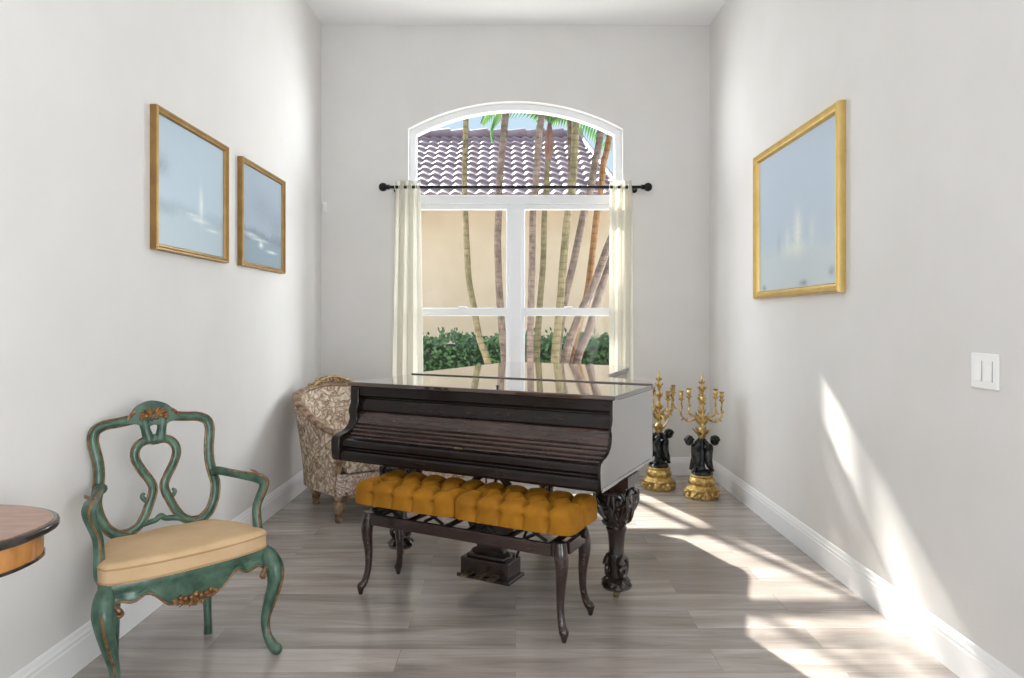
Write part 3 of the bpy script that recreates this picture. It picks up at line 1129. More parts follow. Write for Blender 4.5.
def apron(t):
    if t < 1:
        s = abs(2 * t - 1)
        return .262 + .075 * min(1, (s / .55)) ** 1.1 + (.012 * sin(s * 16) if s > .2 else 0) - (.05 * max(0, (s - .78) / .22))
    s = (t % 1)
    return .335 - .02 * abs(2 * s - 1) ** 3


g = G()
rr = []
NT = 120
for i in range(NT):
    t = 4 * i / NT
    x, y = plan(t)
    x2, y2 = plan((t + .01) % 4)
    dx, dy = x2 - x, y2 - y
    l = max(1e-6, sqrt(dx * dx + dy * dy))
    nx, ny = -dy / l, dx / l
    zb_ = apron(t)
    prof = [(0.0, .398), (-.006, .385), (.0, .37), (.004, .355), (-.004, zb_ + .02), (.0, zb_), (.018, zb_), (.022, .37), (.022, .398)]
    rr.append([(x + nx * a, y + ny * a, z) for a, z in prof])
g.rings(rr, close=True)
rail = g.build('seat_rail', 'chair_green', C, True, autosmooth=60)
g = G()
pts = [(plan(i / 40)[0], plan(i / 40)[1] - .003, apron(i / 40) + .002) for i in range(1, 40)]
g.tube(pts, .0042, 6)
g.build('gilt_edging', 'chair_gilt', rail)
g = G()
cy = FYc - .034
for i in range(15):
    t = pi * i / 14
    g.leaf((.03 * cos(t), cy - .002, .296 - .004 * sin(t)), (cos(t) * 1.5, -.06, -sin(t) * .8 + .12), (-sin(t), 0, cos(t)), .030 + .024 * abs(cos(t)), .007, .005)
for i in range(7):
    g.ball((-.054 + .018 * i, cy - .006, .300 + .005 * cos(i * 2.1)), .010, 8, 6)
g.build('carved_shell', 'red_gilt', rail)
# deck under the cushion
G().prism([plan(4 * i / 60) for i in range(60)], .385, .397, 'z').build('seat_deck', 'chair_green', C, False)
for sx in (-1, 1):
    g = G()
    ctube(g, [(sx * .280, -.130, .392, .020), (sx * .294, -.152, .36, .032), (sx * .304, -.176, .315, .035), (sx * .301, -.184, .265, .029), (sx * .286, -.176, .20, .0245), (sx * .270, -.170, .13, .0185),
              (sx * .268, -.184, .075, .0165), (sx * .277, -.212, .036, .020), (sx * .286, -.234, .022, .022), (sx * .290, -.246, .014, .013)], 6, 12)
    lg = g.build('leg', 'chair_green', C, True)
    if sx < 0:
        lg.location.x = .008
    g = G()
    ctube(g, [(sx * .318, -.216, .325, .004), (sx * .312, -.220, .27, .005), (sx * .294, -.203, .20, .005), (sx * .274, -.190, .13, .004), (sx * .272, -.202, .075, .004), (sx * .281, -.230, .04, .005), (sx * .288, -.25, .03, .006)], 6, 6)
    ctube(g, [(sx * .270, -.176, .33, .008), (sx * .258, -.183, .318, .010), (sx * .25, -.18, .302, .010), (sx * .262, -.183, .295, .008)], 5, 8)
    g.build('gilt_edging', 'chair_gilt', lg)
    g = G()
    ctube(g, [(sx * .160, .150, .392, .022), (sx * .163, .153, .30, .023), (sx * .164, .148, .18, .018), (sx * .167, .142, .06, .015), (sx * .169, .146, 0.0, .017)], 5, 10)
    lg = g.build('leg', 'chair_green', C, True)
    if sx < 0:
        lg.location.x = -.012
    # arm and its post
    g = G()
    ctube(g, [(sx * .206, by(.655) - .004, .655, .020), (sx * .222, .175, .662, .018), (sx * .246, .10, .660, .0165), (sx * .280, .02, .655, .018), (sx * .302, -.035, .652, .021), (sx * .312, -.062, .640, .021),
              (sx * .310, -.066, .618, .019), (sx * .298, -.062, .585, .018), (sx * .284, -.060, .545, .0175), (sx * .281, -.068, .495, .018), (sx * .282, -.080, .44, .020), (sx * .278, -.088, .405, .020), (sx * .262, -.088, .37, .010)], 6, 12)
    ar = g.build('arm', 'chair_green', C, True)
    g = G()
    ctube(g, [(sx * .236, .10, .672, .004), (sx * .27, .02, .669, .005), (sx * .294, -.04, .669, .006), (sx * .314, -.083, .65, .006), (sx * .312, -.085, .618, .005), (sx * .299, -.081, .585, .004), (sx * .284, -.079, .545, .004), (sx * .280, -.088, .495, .004), (sx * .282, -.101, .44, .005)], 6, 6)
    g.leaf((sx * .30, -.03, .673), (0, 1, .05), (1, 0, 0), .07, .010, .005)
    g.build('gilt_edging', 'chair_gilt', ar)


def cmap(x, y):
    # unit plan to trapezoid with bowed front and soft corners
    k = 1.035 - .085 * min(1, abs(x) / .28) ** 5 * min(1, abs(y) / .16) ** 5
    x, y = x * k, y * k
    s = (y + .16) / .32
    w = (FW - .002) * (1 - s) + (RW + .012) * s + .016 * sin(pi * max(0, min(1, s)))
    X = x / .28 * w
    Y = -.155 + s * .325
    if s < .5:
        Y -= .034 * (1 - (x / .28) ** 2) * (1 - s * 2)
    return X, Y


cu = cushion_grid(cmap, .28, .16, .070, .020, 70, 50, lambda x, y: -.016 * (1 - min(1, abs(x) / .28) ** 2) * (1 - min(1, abs(y) / .16) ** 2) + .003 * sin(x * 21 + y * 9) * cos(y * 17 - x * 5), .399)
cush = cu.build('seat_cushion', 'cushion', C, True, autosmooth=0)
g = G()
for zz in (.452, .404):
    ring = []
    for (p0, p1) in (((-.275, -.155), (.275, -.155)), ((.275, -.155), (.275, .155)), ((.275, .155), (-.275, .155)), ((-.275, .155), (-.275, -.155))):
        for i in range(20):
            k = .02 + .96 * i / 19
            px_ = p0[0] + (p1[0] - p0[0]) * k
            py_ = p0[1] + (p1[1] - p0[1]) * k
            X, Y = cmap(px_ * 1.017, py_ * 1.03)
            ring.append((X, Y, zz))
    rr = []
    m_ = len(ring)
    for i in range(m_):
        p = Vector(ring[i])
        tn = (Vector(ring[(i + 1) % m_]) - Vector(ring[i - 1])).normalized()
        nn = tn.cross(Vector((0, 0, 1)))
        rr.append([p + nn * (.0035 * cos(h * pi / 3)) + Vector((0, 0, .0035 * sin(h * pi / 3))) for h in range(6)])
    g.rings(rr, close=True)
g.build('piping', 'piping', cush)

# ------------------------------------------------------------------ carved brocade armchair in the corner
AA = radians(39)
A = thing('tub_armchair', (-.762, 4.668, 0), AA, 'low tub armchair in brown floral brocade with carved crest, in the back corner', 'armchair')
# wrap-around back: path in plan at seat level, flare at the top, height of the top rail
wrap = [(-.490, .02, .00, .02, .565), (-.505, .12, .02, .02, .585), (-.525, .24, .04, .01, .635), (-.53, .36, .055, .02, .695), (-.51, .49, .068, .03, .75), (-.44, .60, .06, .05, .785), (-.33, .665, .03, .07, .808),
        (-.22, .69, .0, .08, .816), (-.08, .70, .0, .08, .805), (.06, .70, 0, .08, .805), (.20, .685, .0, .07, .755), (.33, .64, .02, .06, .705), (.43, .55, .04, .045, .66), (.48, .42, .045, .03, .625), (.49, .28, .03, .02, .59), (.485, .14, .015, .01, .56), (.48, .02, .0, .0, .54)]
wp = cr(wrap, 5)


def shell(g, inset, z0f, zoff, thick, kz=10):
    """upright shell of given thickness following the wrap"""
    n = len(wp)
    rr = []
    for i, (x, y, fx_, fy_, zt) in enumerate(wp):
        a, b = wp[max(i - 1, 0)], wp[min(i + 1, n - 1)]
        t = Vector((b[0] - a[0], b[1] - a[1])).normalized()
        no = Vector((-t.y, t.x))     # outward for a path running left side, back, right side
        ring = []
        for k in range(kz + 1):
            s = k / kz
            z = z0f + (zt + zoff - z0f) * s
            fl = s ** 1.6
            sg = -1 if x < 0 else 1
            ox, oy = sg * fx_ * fl, fy_ * fl
            q = inset
            ring.append((x - fx_ * 0 + (-fx_ if x < 0 else fx_) * fl + no.x * q, y + oy + no.y * q, z))
        for k in range(kz, -1, -1):
            s = k / kz
            z = z0f + (zt + zoff - z0f) * s
            fl = s ** 1.6
            bulge = .018 * sin(pi * s)
            q = inset - thick - bulge
            ring.append(((x + (-fx_ if x < 0 else fx_) * fl) + no.x * q, y + fy_ * fl + no.y * q, z))
        rr.append(ring)
    return g.rings(rr)


shell(G(), 0, .17, -.01, .06).build('upholstered_back', 'brocade', A, True, autosmooth=60)
g = G()
pts = []
for i, (x, y, fx_, fy_, zt) in enumerate(wp):
    a, b = wp[max(i - 1, 0)], wp[min(i + 1, len(wp) - 1)]
    t = Vector((b[0] - a[0], b[1] - a[1])).normalized()
    no = Vector((-t.y, t.x))
    pts.append((x + (-fx_ if x < 0 else fx_) - no.x * .03, y + fy_ - no.y * .03, zt))
g.tube(pts, .030, 12, (1.15, .6), (0, 0, 1))
# front arm posts curling down
for e_, sg in ((pts[0], -1), (pts[-1], 1)):
    x, y, z = e_
    ctube(g, [(x, y + .03, z + .002, .026), (x, y - .018, z - .004, .030), (x, y - .030, z - .035, .026), (x + sg * .004, y - .014, z - .07, .022), (x + sg * .004, y - .008, z - .14, .022), (x, y - .015, .33, .024), (x, y - .02, .27, .026)], 5, 10)
top = g.build('carved_top_rail', 'aged_wood', A, True)
g = G()
ci = min(range(len(wp)), key=lambda i: abs(wp[i][0] + .2) + (9 if wp[i][1] < .5 else 0))
for i in range(-6, 7):
    k = ci + i
    p = pts[k]
    for row, dz in ((0, .010), (1, .040)):
        if row == 1 and abs(i) > 4:
            continue
        w = .0155
        c = Vector((p[0], p[1], p[2] + dz))
        tx = Vector((pts[k + 1][0] - p[0], pts[k + 1][1] - p[1], 0))
        c = c + tx * (.5 * row)
        tx.normalize()
        ring = [c + tx * (w * 1.1 * cos(q * pi / 6)) + Vector((0, 0, w * sin(q * pi / 6))) for q in range(12)]
        no = tx.cross(Vector((0, 0, 1)))
        rr = []
        for q in ring:
            d = (q - c).normalized()
            rr.append([q + d * (.0055 * cos(h * pi / 3)) - no * .03 + no * (.012 * sin(h * pi / 3)) for h in range(6)])
        g.rings(rr, close=True)
pc = [(pts[ci + i][0], pts[ci + i][1] - .02, pts[ci + i][2] + .062 - .0011 * i * i) for i in range(-7, 8)]
g.tube(pc, [.006] + [.011] * 13 + [.006], 8)
g.build('openwork_crest', 'old_gold', top)
g = G()
seatp = [(-.47, -.01), (-.30, -.035), (0, -.05), (.30, -.035), (.47, -.01), (.47, .40), (.40, .56), (.25, .65), (-.25, .65), (-.40, .56), (-.47, .40)]
G().prism(offset_poly(seatp, .012), .16, .31, 'z').build('seat_rail', 'brocade_pale', A, False, .012)


def amap(x, y):
    s = (y + .3) / .6
    w = .425 - .10 * max(0, s - .55) / .45 if s > .55 else .43
    return x / .43 * w, -.035 + s * .64 - .03 * (1 - (x / .43) ** 2) * (1 - s)


cushion_grid(amap, .43, .3, .085, .04, 60, 50, lambda x, y: -.022 * (1 - min(1, abs(x) / .43) ** 2) * (1 - min(1, abs(y) / .3) ** 2), .318).build('seat_cushion', 'brocade', A, True, autosmooth=0)
G().prism([(a * .985, b) for a, b in seatp], .308, .32, 'z').build('seat_shadow_line', 'hedge_core', A, False).name = 'seat_shadow_sheet'  # dark sheet put in as the shade between rail and cushion
g = G()
for i in range(17):
    x = -.42 + .84 * i / 16
    g.leaf((x, -.066 + .05 * (x / .47) ** 2, .172), (0.5 if i % 2 else -.5, -.1, .5), (.5, 0, .5), .04, .009, .006)
g.tube([(-.47 + .94 * i / 24, -.062 + .045 * ((-.47 + .94 * i / 24) / .47) ** 2, .165) for i in range(25)], .012, 8)
g.build('carved_front_moulding', 'aged_wood', A, True)
for (x, y) in ((-.465, .015), (.465, .015), (-.40, .54), (.40, .54)):
    g = G()
    g.lathe([(.036, .17), (.040, .155), (.030, .142), (.024, .136), (.036, .122), (.040, .10), (.034, .075), (.026, .045), (.022, .022), (.026, .012), (.022, 0)], 16, (x, y, 0), 8, .05)
    g.build('leg', 'aged_wood', A, True, autosmooth=60)


# ------------------------------------------------------------------ candelabra
def skinned(name, mat, parent, verts, edges, radii, root=0, sub=1):
    me = bpy.data.meshes.new(name)
    me.from_pydata(verts, edges, [])
    o = bpy.data.objects.new(name, me)
    COL.objects.link(o)
    o.parent = parent
    m = o.modifiers.new('skin', 'SKIN')
    m.use_smooth_shade = True
    sv = me.skin_vertices[0].data if me.skin_vertices else None
    if sv is None:
        bm = bmesh.new()
        bm.from_mesh(me)
        bm.verts.layers.skin.verify()
        bm.to_mesh(me)
        bm.free()
        sv = me.skin_vertices[0].data
    for i, r in enumerate(radii):
        sv[i].radius = (r, r)
        sv[i].use_root = (i == root)
    s_ = o.modifiers.new('subsurf', 'SUBSURF')
    s_.levels = s_.render_levels = sub
    me.materials.append(M[mat])
    return o


def candelabrum(loc, rz, label):
    t = thing('candelabrum', loc, rz, label, 'candelabrum', 'gilt candelabra in the corner')
    g = G()
    g.lathe([(.10, 0), (.122, .004), (.124, .022), (.112, .034), (.118, .05), (.120, .066), (.104, .082), (.088, .094), (.094, .108), (.096, .126), (.086, .142), (.080, .150), (.084, .16), (.078, .168), (.02, .168)], 48, lobes=8, amp=.035)
    for i in range(8):
        a = 2 * pi * i / 8
        g.leaf((.092 * cos(a), .092 * sin(a), .085), (cos(a), sin(a), -1.4), (-sin(a), cos(a), 0), .07, .024, .012)
        g.ball((.118 * cos(a + .39), .118 * sin(a + .39), .032), .017, 8, 6)
    g.build('gilt_base', 'gilt', t, True, autosmooth=50)
    G().lathe([(.074, .168), (.078, .176), (.07, .19), (.06, .198), (.03, .205), (.024, .22), (.020, .26), (.022, .30), (.017, .36), (.018, .42), (.01, .44)], 24, lobes=5, amp=.06).build('bronze_plinth', 'bronze', t)
    # two cherubs, leaning out, holding the stem
    for sg in (-1, 1):
        v = [(sg * .040, 0, .30), (sg * .043, 0, .335), (sg * .052, 0, .365), (sg * .072, 0, .388),            # pelvis, waist, chest, neck
             (sg * .040, -.026, .280), (sg * .044, -.048, .245), (sg * .064, -.034, .203),            # near leg
             (sg * .042, .026, .280), (sg * .054, .042, .245), (sg * .070, .034, .203),            # far leg
             (sg * .044, -.034, .378), (sg * .024, -.034, .402), (sg * .006, -.018, .432),            # near arm
             (sg * .044, .034, .378), (sg * .024, .034, .402), (sg * .006, .018, .432),            # far arm
             (sg * .074, -.050, .200), (sg * .084, .022, .200)]
        ed = [(0, 1), (1, 2), (2, 3), (0, 4), (4, 5), (5, 6), (0, 7), (7, 8), (8, 9), (2, 10), (10, 11), (11, 12), (2, 13), (13, 14), (14, 15), (6, 16), (9, 17)]
        ra = [.040, .036, .037, .018, .030, .024, .016, .030, .024, .016, .018, .015, .011, .018, .015, .011, .012, .012]
        fig = skinned('cherub_figure', 'bronze', t, v, ed, ra, 0, 2)
        g = G()
        hc = (sg * .094, 0, .412)
        g.ball(hc, .034, 16, 12, (.95, .92, 1.05))
        g.ball((hc[0] - sg * .0 , -.031, hc[2] - .003), .006, 8, 6)
        g.ball((hc[0] - sg * .012, -.026, hc[2] - .012), .012, 8, 6)
        for k in range(26):
            a, b = k * 2.4, .2 + (k / 26) * 1.25
            d = Vector((cos(a) * cos(b) * .9 + sg * .25, sin(a) * cos(b), sin(b))).normalized()
            g.ball(Vector(hc) + d * .032, .0105, 8, 5)
        g.build('curly_head', 'bronze', fig)
    g = G()
    st = [(.012, .40), (.016, .425), (.028, .445), (.034, .47), (.030, .49), (.018, .505), (.014, .52), (.022, .535), (.026, .55), (.020, .57), (.012, .585), (.010, .60), (.013, .63), (.018, .645), (.012, .66), (.010, .69), (.014, .705),
          (.020, .72), (.014, .735), (.010, .75), (.012, .775), (.022, .79), (.024, .798), (.010, .806), (.008, .82), (.013, .838), (.009, .85), (.006, .865), (.009, .878), (.005, .89), (.001, .91)]
    g.lathe(st, 16)
    for z, r, L_, w in ((.455, .028, .07, .016), (.53, .02, .055, .014), (.61, .012, .04, .011), (.70, .012, .04, .011), (.785, .016, .035, .011), (.83, .010, .028, .009)):
        for i in range(6):
            a = 2 * pi * i / 6 + z * 9
            g.leaf((r * cos(a), r * sin(a), z), (cos(a) * .9, sin(a) * .9, 1), (-sin(a), cos(a), 0), L_, w, .004, .006)
    g.build('stem', 'gilt', t, True, autosmooth=50)
    for i in range(6):
        a = 2 * pi * i / 6 + .3
        c, s_ = cos(a), sin(a)
        R, H = (.168, .70) if i % 2 == 0 else (.108, .735)
        g = G()
        if i % 2 == 0:
            pr = [(.012, .545, .009), (.045, .572, .008), (.075, .556, .0075), (.11, .545, .008), (.15, .562, .0075), (.172, .60, .007), (.164, .64, .007), (R, H - .03, .007), (R, H, .008)]
        else:
            pr = [(.012, .575, .008), (.04, .60, .007), (.065, .597, .007), (.095, .607, .007), (.112, .635, .007), (.104, .67, .006), (R, H - .03, .006), (R, H, .007)]
        ctube(g, [(r * c, r * s_, z, w) for r, z, w in pr], 5, 8)
        for j in (1, 3, 4, 5):
            r, z, w = pr[j]
            g.leaf((r * c, r * s_, z), (c * .6, s_ * .6, .9 if j % 2 else -.6), (-s_, c, 0), .030, .010, .004, .004)
            g.leaf((r * c, r * s_, z), (-s_, c, .6), (c, s_, 0), .024, .008, .003, .003)
        arm = g.build('branch_arm', 'gilt', t, True)
        G().lathe([(.006, H - .012), (.012, H - .004), (.022, H + .004), (.024, H + .008), (.012, H + .012), (.011, H + .02), (.015, H + .03), (.015, H + .045), (.011, H + .052), (.018, H + .060), (.021, H + .066), (.012, H + .067), (.010, H + .05)], 12, (R * c, R * s_, 0), 6, .04).build('candle_cup', 'gilt', arm)
    return t


cand = candelabrum((1.37, 5.02, 0), .0, 'gilt candelabrum with two dark cherubs showing, standing nearest the sunlit wall')
dup(cand, (1.11, 5.285, 0), radians(24), 'gilt candelabrum partly hidden behind the piano side, one dark cherub head showing')

# ------------------------------------------------------------------ half-round side table at the wall
Tt = thing('side_table', (XL, 1.77, 0), 0, 'brown wooden side table with a dark rounded rim, beside the green armchair', 'table')


def half(ax, ay, ex, n=40):
    p = []
    for i in range(n + 1):
        t = -pi / 2 + pi * i / n
        p.append((ax * abs(cos(t)) ** (2 / ex), ay * (abs(sin(t)) ** (2 / ex)) * (1 if sin(t) > 0 else -1)))
    return [(.018, -ay)] + [(max(.018, a), b) for a, b in p] + [(.018, ay)]


TX, TY, EX = .40, .25, 2.4
G().prism(half(TX - .014, TY - .014, EX), .742, .7605, 'z').build('tabletop', 'table_top', Tt, False)
G().prism(half(TX, TY, EX), .736, .758, 'z').build('dark_rim', 'table_edge', Tt, True, .006, autosmooth=30)
G().prism(half(TX - .035, TY - .035, EX), .668, .737, 'z').build('apron', 'satinwood', Tt, True, .003, autosmooth=30)
G().prism(half(TX - .032, TY - .032, EX), .662, .670, 'z').build('apron_bead', 'table_edge', Tt, True, autosmooth=30)
for (x, y) in ((.05, -.165), (.05, .165), (.275, -.02)):
    g = G()
    q = [(x - .018, y - .018), (x + .018, y - .018), (x + .018, y + .018), (x - .018, y + .018)]
    rr = []
    for z, k in ((.67, 1), (.62, 1), (.60, .9), (.08, .5), (.075, .7), (.05, .7), (.0, .45)):
        rr.append([(x + (a - x) * k, y + (b - y) * k, z) for a, b in q])
    g.rings(rr).build('leg', 'satinwood', Tt, False, .002)

# ------------------------------------------------------------------ garden and neighbour's house
struct(G().box(-14, 14, YB + T, 40, -.4, -.15).build('ground', 'soil', smooth=False))

H = thing('neighbor_house', (0, 11.6, -.15), 0, 'beige stucco house with pale barrel tile roof seen through the window', 'house')
HW0, HW1 = -7, 1.80
G().box(HW0, HW1 - .1, .25, 6.5, 0, 3.35).build('stucco_wall', 'stucco', H, False)
G().box(HW0 - .2, HW1, -.1, .25, 3.35, 3.41).build('soffit', 'roof_fascia', H, False)
G().box(HW0 - .2, HW1, -.13, -.09, 3.35, 3.53).build('fascia', 'roof_fascia', H, False)
# roof: rows of S-shaped tiles as one real surface
PIT, DEP, ZE = .6, 3.0, 3.52
wav = .212
NR = 11
v, f = [], []
xs = []
x = HW0 - .2
while x < HW1 + .02:
    xs.append(x)
    x += wav / 10
nxs = len(xs)
for r in range(NR):
    for e_ in (0, 1):
        d = DEP * (r + e_) / NR
        for x in xs:
            ph = ((x / wav + .03 * r) % 1)
            h = .019 * (sin(2 * pi * ph) + .25 * sin(4 * pi * ph + .6))
            z = ZE + d * PIT + h + (.058 if e_ == 0 else .0)
            lim = HW1 - .46 * d / DEP
            v.append((min(x, lim), -.18 + d, z))
for r in range(NR * 2 - 1):
    for i in range(nxs - 1):
        a = r * nxs + i
        f.append((a, a + 1, a + nxs + 1, a + nxs))
# front skirt under the first row
base = len(v)
for x in xs:
    v.append((x, -.16, ZE - .03))
for i in range(nxs - 1):
    f.append((i, i + 1, base + i + 1, base + i))
roof = G().add(v, f).build('tile_roof', 'tile', H, True, autosmooth=50)
g = G()
yr, zr = -.18 + DEP, ZE + DEP * PIT
x = HW0
while x < HW1 - .75:
    g.tube([(x, yr + .05, zr + .02), (x + .42, yr + .05, zr + .05)], [.13, .15], 12)
    x += .40
g.build('ridge_tiles', 'tile', roof, True)
g = G()
g.add([(HW0 - .2, yr, zr), (HW1 - .46, yr, zr), (HW1 - .3, yr + 3.4, ZE), (HW0 - .2, yr + 3.4, ZE)], [(0, 1, 2, 3)])
g.add([(HW1 - .1, .1, 3.35), (HW1 - .1, 6.5, 3.35), (HW1 - .46, yr, zr - .1)], [(0, 1, 2)])
g.build('rear_roof_slope', 'tile', roof, False)
for i in range(NR):
    pass
g = G()
g.tube([(HW1 + .02, -.15, ZE + .03), (HW1 - .44, yr, zr + .03)], .06, 10)
g.build('rake_tiles', 'tile', roof, True)

# hedge along the house
hd = thing('hedge', (0, 9.2, -.15), 0, 'dense dark green clipped hedge along the stucco wall outside', 'hedge')
G().box(-4, 3.2, -.22, .30, 0, 1.12).build('hedge_core', 'hedge_core', hd, False)
v, f = [], []
for i in range(9000):
    x = random.uniform(-4, 3.2)
    face = random.random()
    if face < .7:
        y, z = -.25 + random.gauss(0, .035), random.uniform(.05, 1.2)
    else:
        y, z = random.uniform(-.27, .3), 1.18 + random.gauss(0, .04) + .05 * sin(x * 5) * sin(x * 13)
    n_ = Vector((random.gauss(0, .6), -1 + random.gauss(0, .5), random.gauss(.5, .6))).normalized()
    a = n_.cross(Vector((random.gauss(0, 1), random.gauss(0, 1), random.gauss(0, 1)))).normalized()
    b = n_.cross(a)
    L_, w = random.uniform(.05, .085), random.uniform(.018, .028)
    c = Vector((x, y, z))
    k = len(v)
    v += [c - a * L_ * .5, c + b * w + n_ * .006, c + a * L_ * .5, c - b * w + n_ * .006]
    f.append((k, k + 1, k + 2, k + 3))
for i in range(40):   # sprigs
    x = random.uniform(-4, 3.2)
    for j in range(5):
        c = Vector((x + random.gauss(0, .02), -.2 + random.gauss(0, .05), 1.2 + j * .025))
        a = Vector((random.gauss(0, .6), random.gauss(0, .5), 1)).normalized()
        b = a.cross(Vector((random.gauss(0, 1), 1, 0))).normalized()
        k = len(v)
        v += [c, c + a * .035 + b * .016, c + a * .07, c + a * .035 - b * .016]
        f.append((k, k + 1, k + 2, k + 3))
G().add(v, f).build('hedge_leaves', 'leaf_hedge', hd, False)


# palms
def frond(g, base, az, el0, L_, droop, nl=26, lw=.018, ll=.34, hang=.35):
    d = Vector((cos(az), sin(az), 0))
    side = Vector((-sin(az), cos(az), 0))
    pts = []
    p = Vector(base)
    e_ = el0
    st = L_ / nl
    for i in range(nl + 1):
        pts.append((p.copy(), e_))
        p = p + (d * cos(e_) + Vector((0, 0, sin(e_)))) * st
        e_ -= droop / nl
    g.tube([q[0] for q in pts], [max(.003, .014 * (1 - i / (nl + 2))) for i in range(nl + 1)], 5)
    for i in range(3, nl + 1):
        q, ee = pts[i]
        t = i / nl
        ln = ll * (sin(pi * (.12 + .83 * t)) ** .7)
        tan = d * cos(ee) + Vector((0, 0, sin(ee)))
        for sg in (-1, 1):
            dr = (side * sg * .85 + tan * .55 + Vector((0, 0, -hang))).normalized()
            b = dr.cross(Vector((0, 0, 1))).normalized()
            m_ = q + dr * ln * .5
            e2 = m_ + (dr + Vector((0, 0, -.5))).normalized() * ln * .5
            k = len(g.v)
            g.v += [tuple(q), tuple(m_ + b * lw), tuple(e2), tuple(m_ - b * lw)]
            g.f += [(k, k + 1, k + 2, k + 3)]
    return g


def palm(Y, px, r0, r1, bark_, label, ztop, fronds, shaft=None, col='frond'):
    """trunk through photo-measured points turned into metres at distance Y"""
    pw = [((a - 515.5) / 683 * Y, 0, 1.3 + (320 - b) / 683 * Y) for a, b in px]
    # continue to the ground and up to the crown
    p0, p1 = Vector(pw[-1]), Vector(pw[-2])
    dn = (p0 - p1).normalized()
    if p0.z > -.15:
        k = (p0.z + .15) / max(.3, -dn.z)
        pw.append((p0.x + dn.x * k * .55, 0, -.15))
    q0, q1 = Vector(pw[0]), Vector(pw[1])
    if ztop > q0.z + .05:
        u_ = (q0 - q1).normalized()
        k = (ztop - q0.z) / max(.3, u_.z)
        pw.insert(0, (q0.x + u_.x * k * .8, 0, ztop))
    pw = pw[::-1]
    bx = pw[0][0]
    t = thing('palm_tree', (bx, Y, 0), 0, label, 'palm tree', 'palm trunks outside the window')
    loc = [(a - bx, b, c) for a, b, c in pw]
    q = cr(loc, 6)
    n = len(q)
    g = G()
    g.tube(q, [r0 + (r1 - r0) * i / (n - 1) + (.02 * exp(-i / 3)) for i in range(n)], 10)
    g.build('trunk', bark_, t, True)
    tp = q[-1]
    if shaft:
        gs = G()
        gs.tube([tp, (tp[0] + .01, 0, tp[2] + .12), (tp[0] + .015, 0, tp[2] + .32), (tp[0] + .02, 0, tp[2] + .46)], [r1, r1 * 1.7, r1 * 1.35, r1 * .7], 10)
        gs.build('crownshaft', 'crownshaft', t, True)
        tp = (tp[0] + .02, 0, tp[2] + .44)
    if fronds:
        g = G()
        for (az, e_, L_, dr) in fronds:
            frond(g, tp, radians(az), radians(e_), L_, dr)
        g.build('fronds', col, t, False)
    return t


FR = [(20, 60, 1.5, 1.9), (75, 50, 1.5, 2.0), (130, 65, 1.5, 1.8), (185, 45, 1.6, 1.9), (240, 60, 1.5, 1.8), (300, 48, 1.5, 2.0), (340, 70, 1.4, 1.5), (160, 80, 1.4, 1.2)]
FRL = [(100, 50, 1.7, 1.7), (140, 40, 1.8, 1.7), (165, 62, 1.8, 1.9), (185, 38, 1.8, 1.6), (205, 55, 1.8, 1.8), (225, 45, 1.7, 1.7), (250, 60, 1.5, 1.8), (175, 78, 1.6, 1.4), (120, 72, 1.6, 1.5), (150, 55, 1.7, 1.8), (215, 68, 1.7, 1.8), (195, 25, 1.7, 1.3)]
palm(7.6, [(466, 113), (464.8, 182), (465.3, 210), (466.6, 243), (469, 280), (473.8, 307), (479.7, 339), (488.5, 366)], .040, .030, 'bark_green', 'slim ringed palm trunk alone at the armchair side of the window', 4.95, FRL)
palm(7.9, [(506, 109.6), (503.7, 134), (499.7, 182), (498.6, 211), (497.8, 248), (499.6, 296), (503, 341), (505, 365)], .045, .040, 'bark_grey', 'grey palm trunk just beside the centre mullion, behind the curtain side pane', 4.8, FR[::2])
palm(7.5, [(542.5, 110), (539.7, 127), (537.3, 160), (536, 186), (533, 212), (532, 265), (531, 301), (530, 360)], .038, .040, 'bark_grey', 'straight grey palm trunk nearest the mullion in the candelabra side pane', 6.2, FR[::2])
palm(8.6, [(548, 160), (546.5, 186), (544.5, 212), (543, 265), (540, 301), (536.6, 360)], .042, .036, 'bark_green', 'short palm with a reddish swollen crownshaft below the arched top', 2.9,
     [(186, 72, 1.15, 3.1), (165, 80, 1.2, 2.6), (10, 60, 1.3, 2.2), (350, 75, 1.4, 2.0), (95, 70, 1.3, 1.8), (275, 80, 1.2, 1.4), (40, 50, 1.3, 2.0)], True)
palm(7.6, [(576, 121), (574, 160), (572, 192), (568, 212), (563, 265), (560.4, 301), (555, 360)], .046, .042, 'bark_green', 'stout greenish palm trunk in the middle of the leaning clump', 6.7, FR[1::2])
palm(7.75, [(569.5, 118), (570.2, 160), (570.5, 192), (569, 212), (564, 265), (561, 301), (556, 360)], .036, .026, 'bark_grey', 'thin grey palm stem pressed against the stout greenish trunk', 6.5, FR[::3])
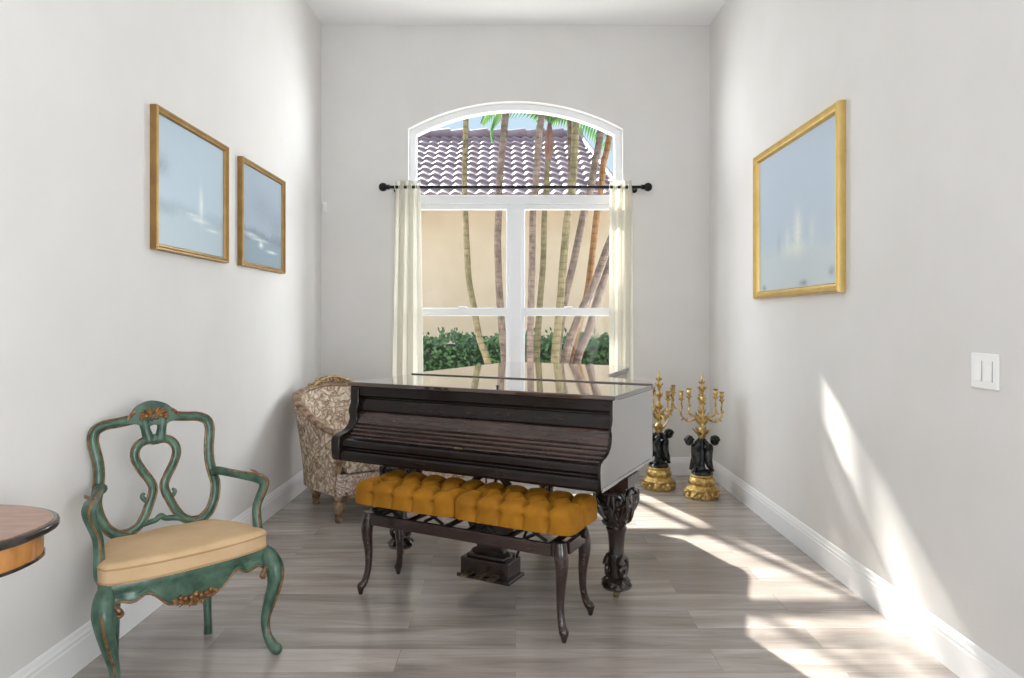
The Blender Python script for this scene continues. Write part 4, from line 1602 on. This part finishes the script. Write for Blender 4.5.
palm(7.95, [(601, 129), (595.7, 160), (590, 192), (584, 212), (573, 265), (564.6, 301), (557.6, 352)], .044, .042, 'bark_grey', 'grey mottled palm trunk leaning away from the stout greenish one', 6.0, FR[::2])
palm(8.15, [(610, 134), (604, 160), (600.6, 192), (597, 212), (591, 265), (585.6, 301), (572, 352)], .042, .036, 'bark_orange', 'tan orange palm trunk leaning towards the candelabra side curtain', 6.2, FR[1::3], None, 'frond_yellow')
palm(7.7, [(632, 190), (620, 220), (608.6, 245), (594, 285), (580, 315), (566, 357)], .050, .044, 'bark_grey', 'thick rough palm trunk leaning most steeply, its foot in the clump', 3.2, [(0, 50, 1.4, 1.8), (40, 60, 1.3, 1.6), (320, 60, 1.3, 1.6), (80, 70, 1.2, 1.4)])
palm(8.0, [(628, 215), (617, 243), (608.6, 265), (597, 301), (588.4, 332), (577, 360)], .050, .044, 'bark_grey', 'thick rough palm trunk leaning lowest, outermost of the clump', 2.9, [(10, 50, 1.4, 1.8), (330, 60, 1.3, 1.6), (60, 70, 1.2, 1.4)])

# bushy yellow-green tree beyond the house corner
bt = thing('bushy_tree', (2.48, 12.3, -.15), 0, 'yellow green bushy tree beside the tiled roof at the window edge', 'tree')
G().tube([(0, 0, 0), (.03, .02, 1.6), (.0, .05, 3.4)], [.12, .1, .07], 8).build('trunk', 'bark_grey', bt)
v, f = [], []
for i in range(2600):
    a, b = random.uniform(0, 2 * pi), random.uniform(-1, 1)
    r = 1.0 * random.uniform(.6, 1) ** .4
    c = Vector((r * .62 * cos(a) * sqrt(1 - b * b), r * .8 * sin(a) * sqrt(1 - b * b), 3.9 + r * 1.5 * b))
    n_ = Vector((random.gauss(0, 1), random.gauss(0, 1), random.gauss(0, 1))).normalized()
    u_ = n_.cross(Vector((.3, .5, 1))).normalized()
    w_ = n_.cross(u_)
    k = len(v)
    v += [c - u_ * .10, c + w_ * .03, c + u_ * .10, c - w_ * .03]
    f.append((k, k + 1, k + 2, k + 3))
G().add(v, f).build('foliage', 'frond_yellow', bt, False)
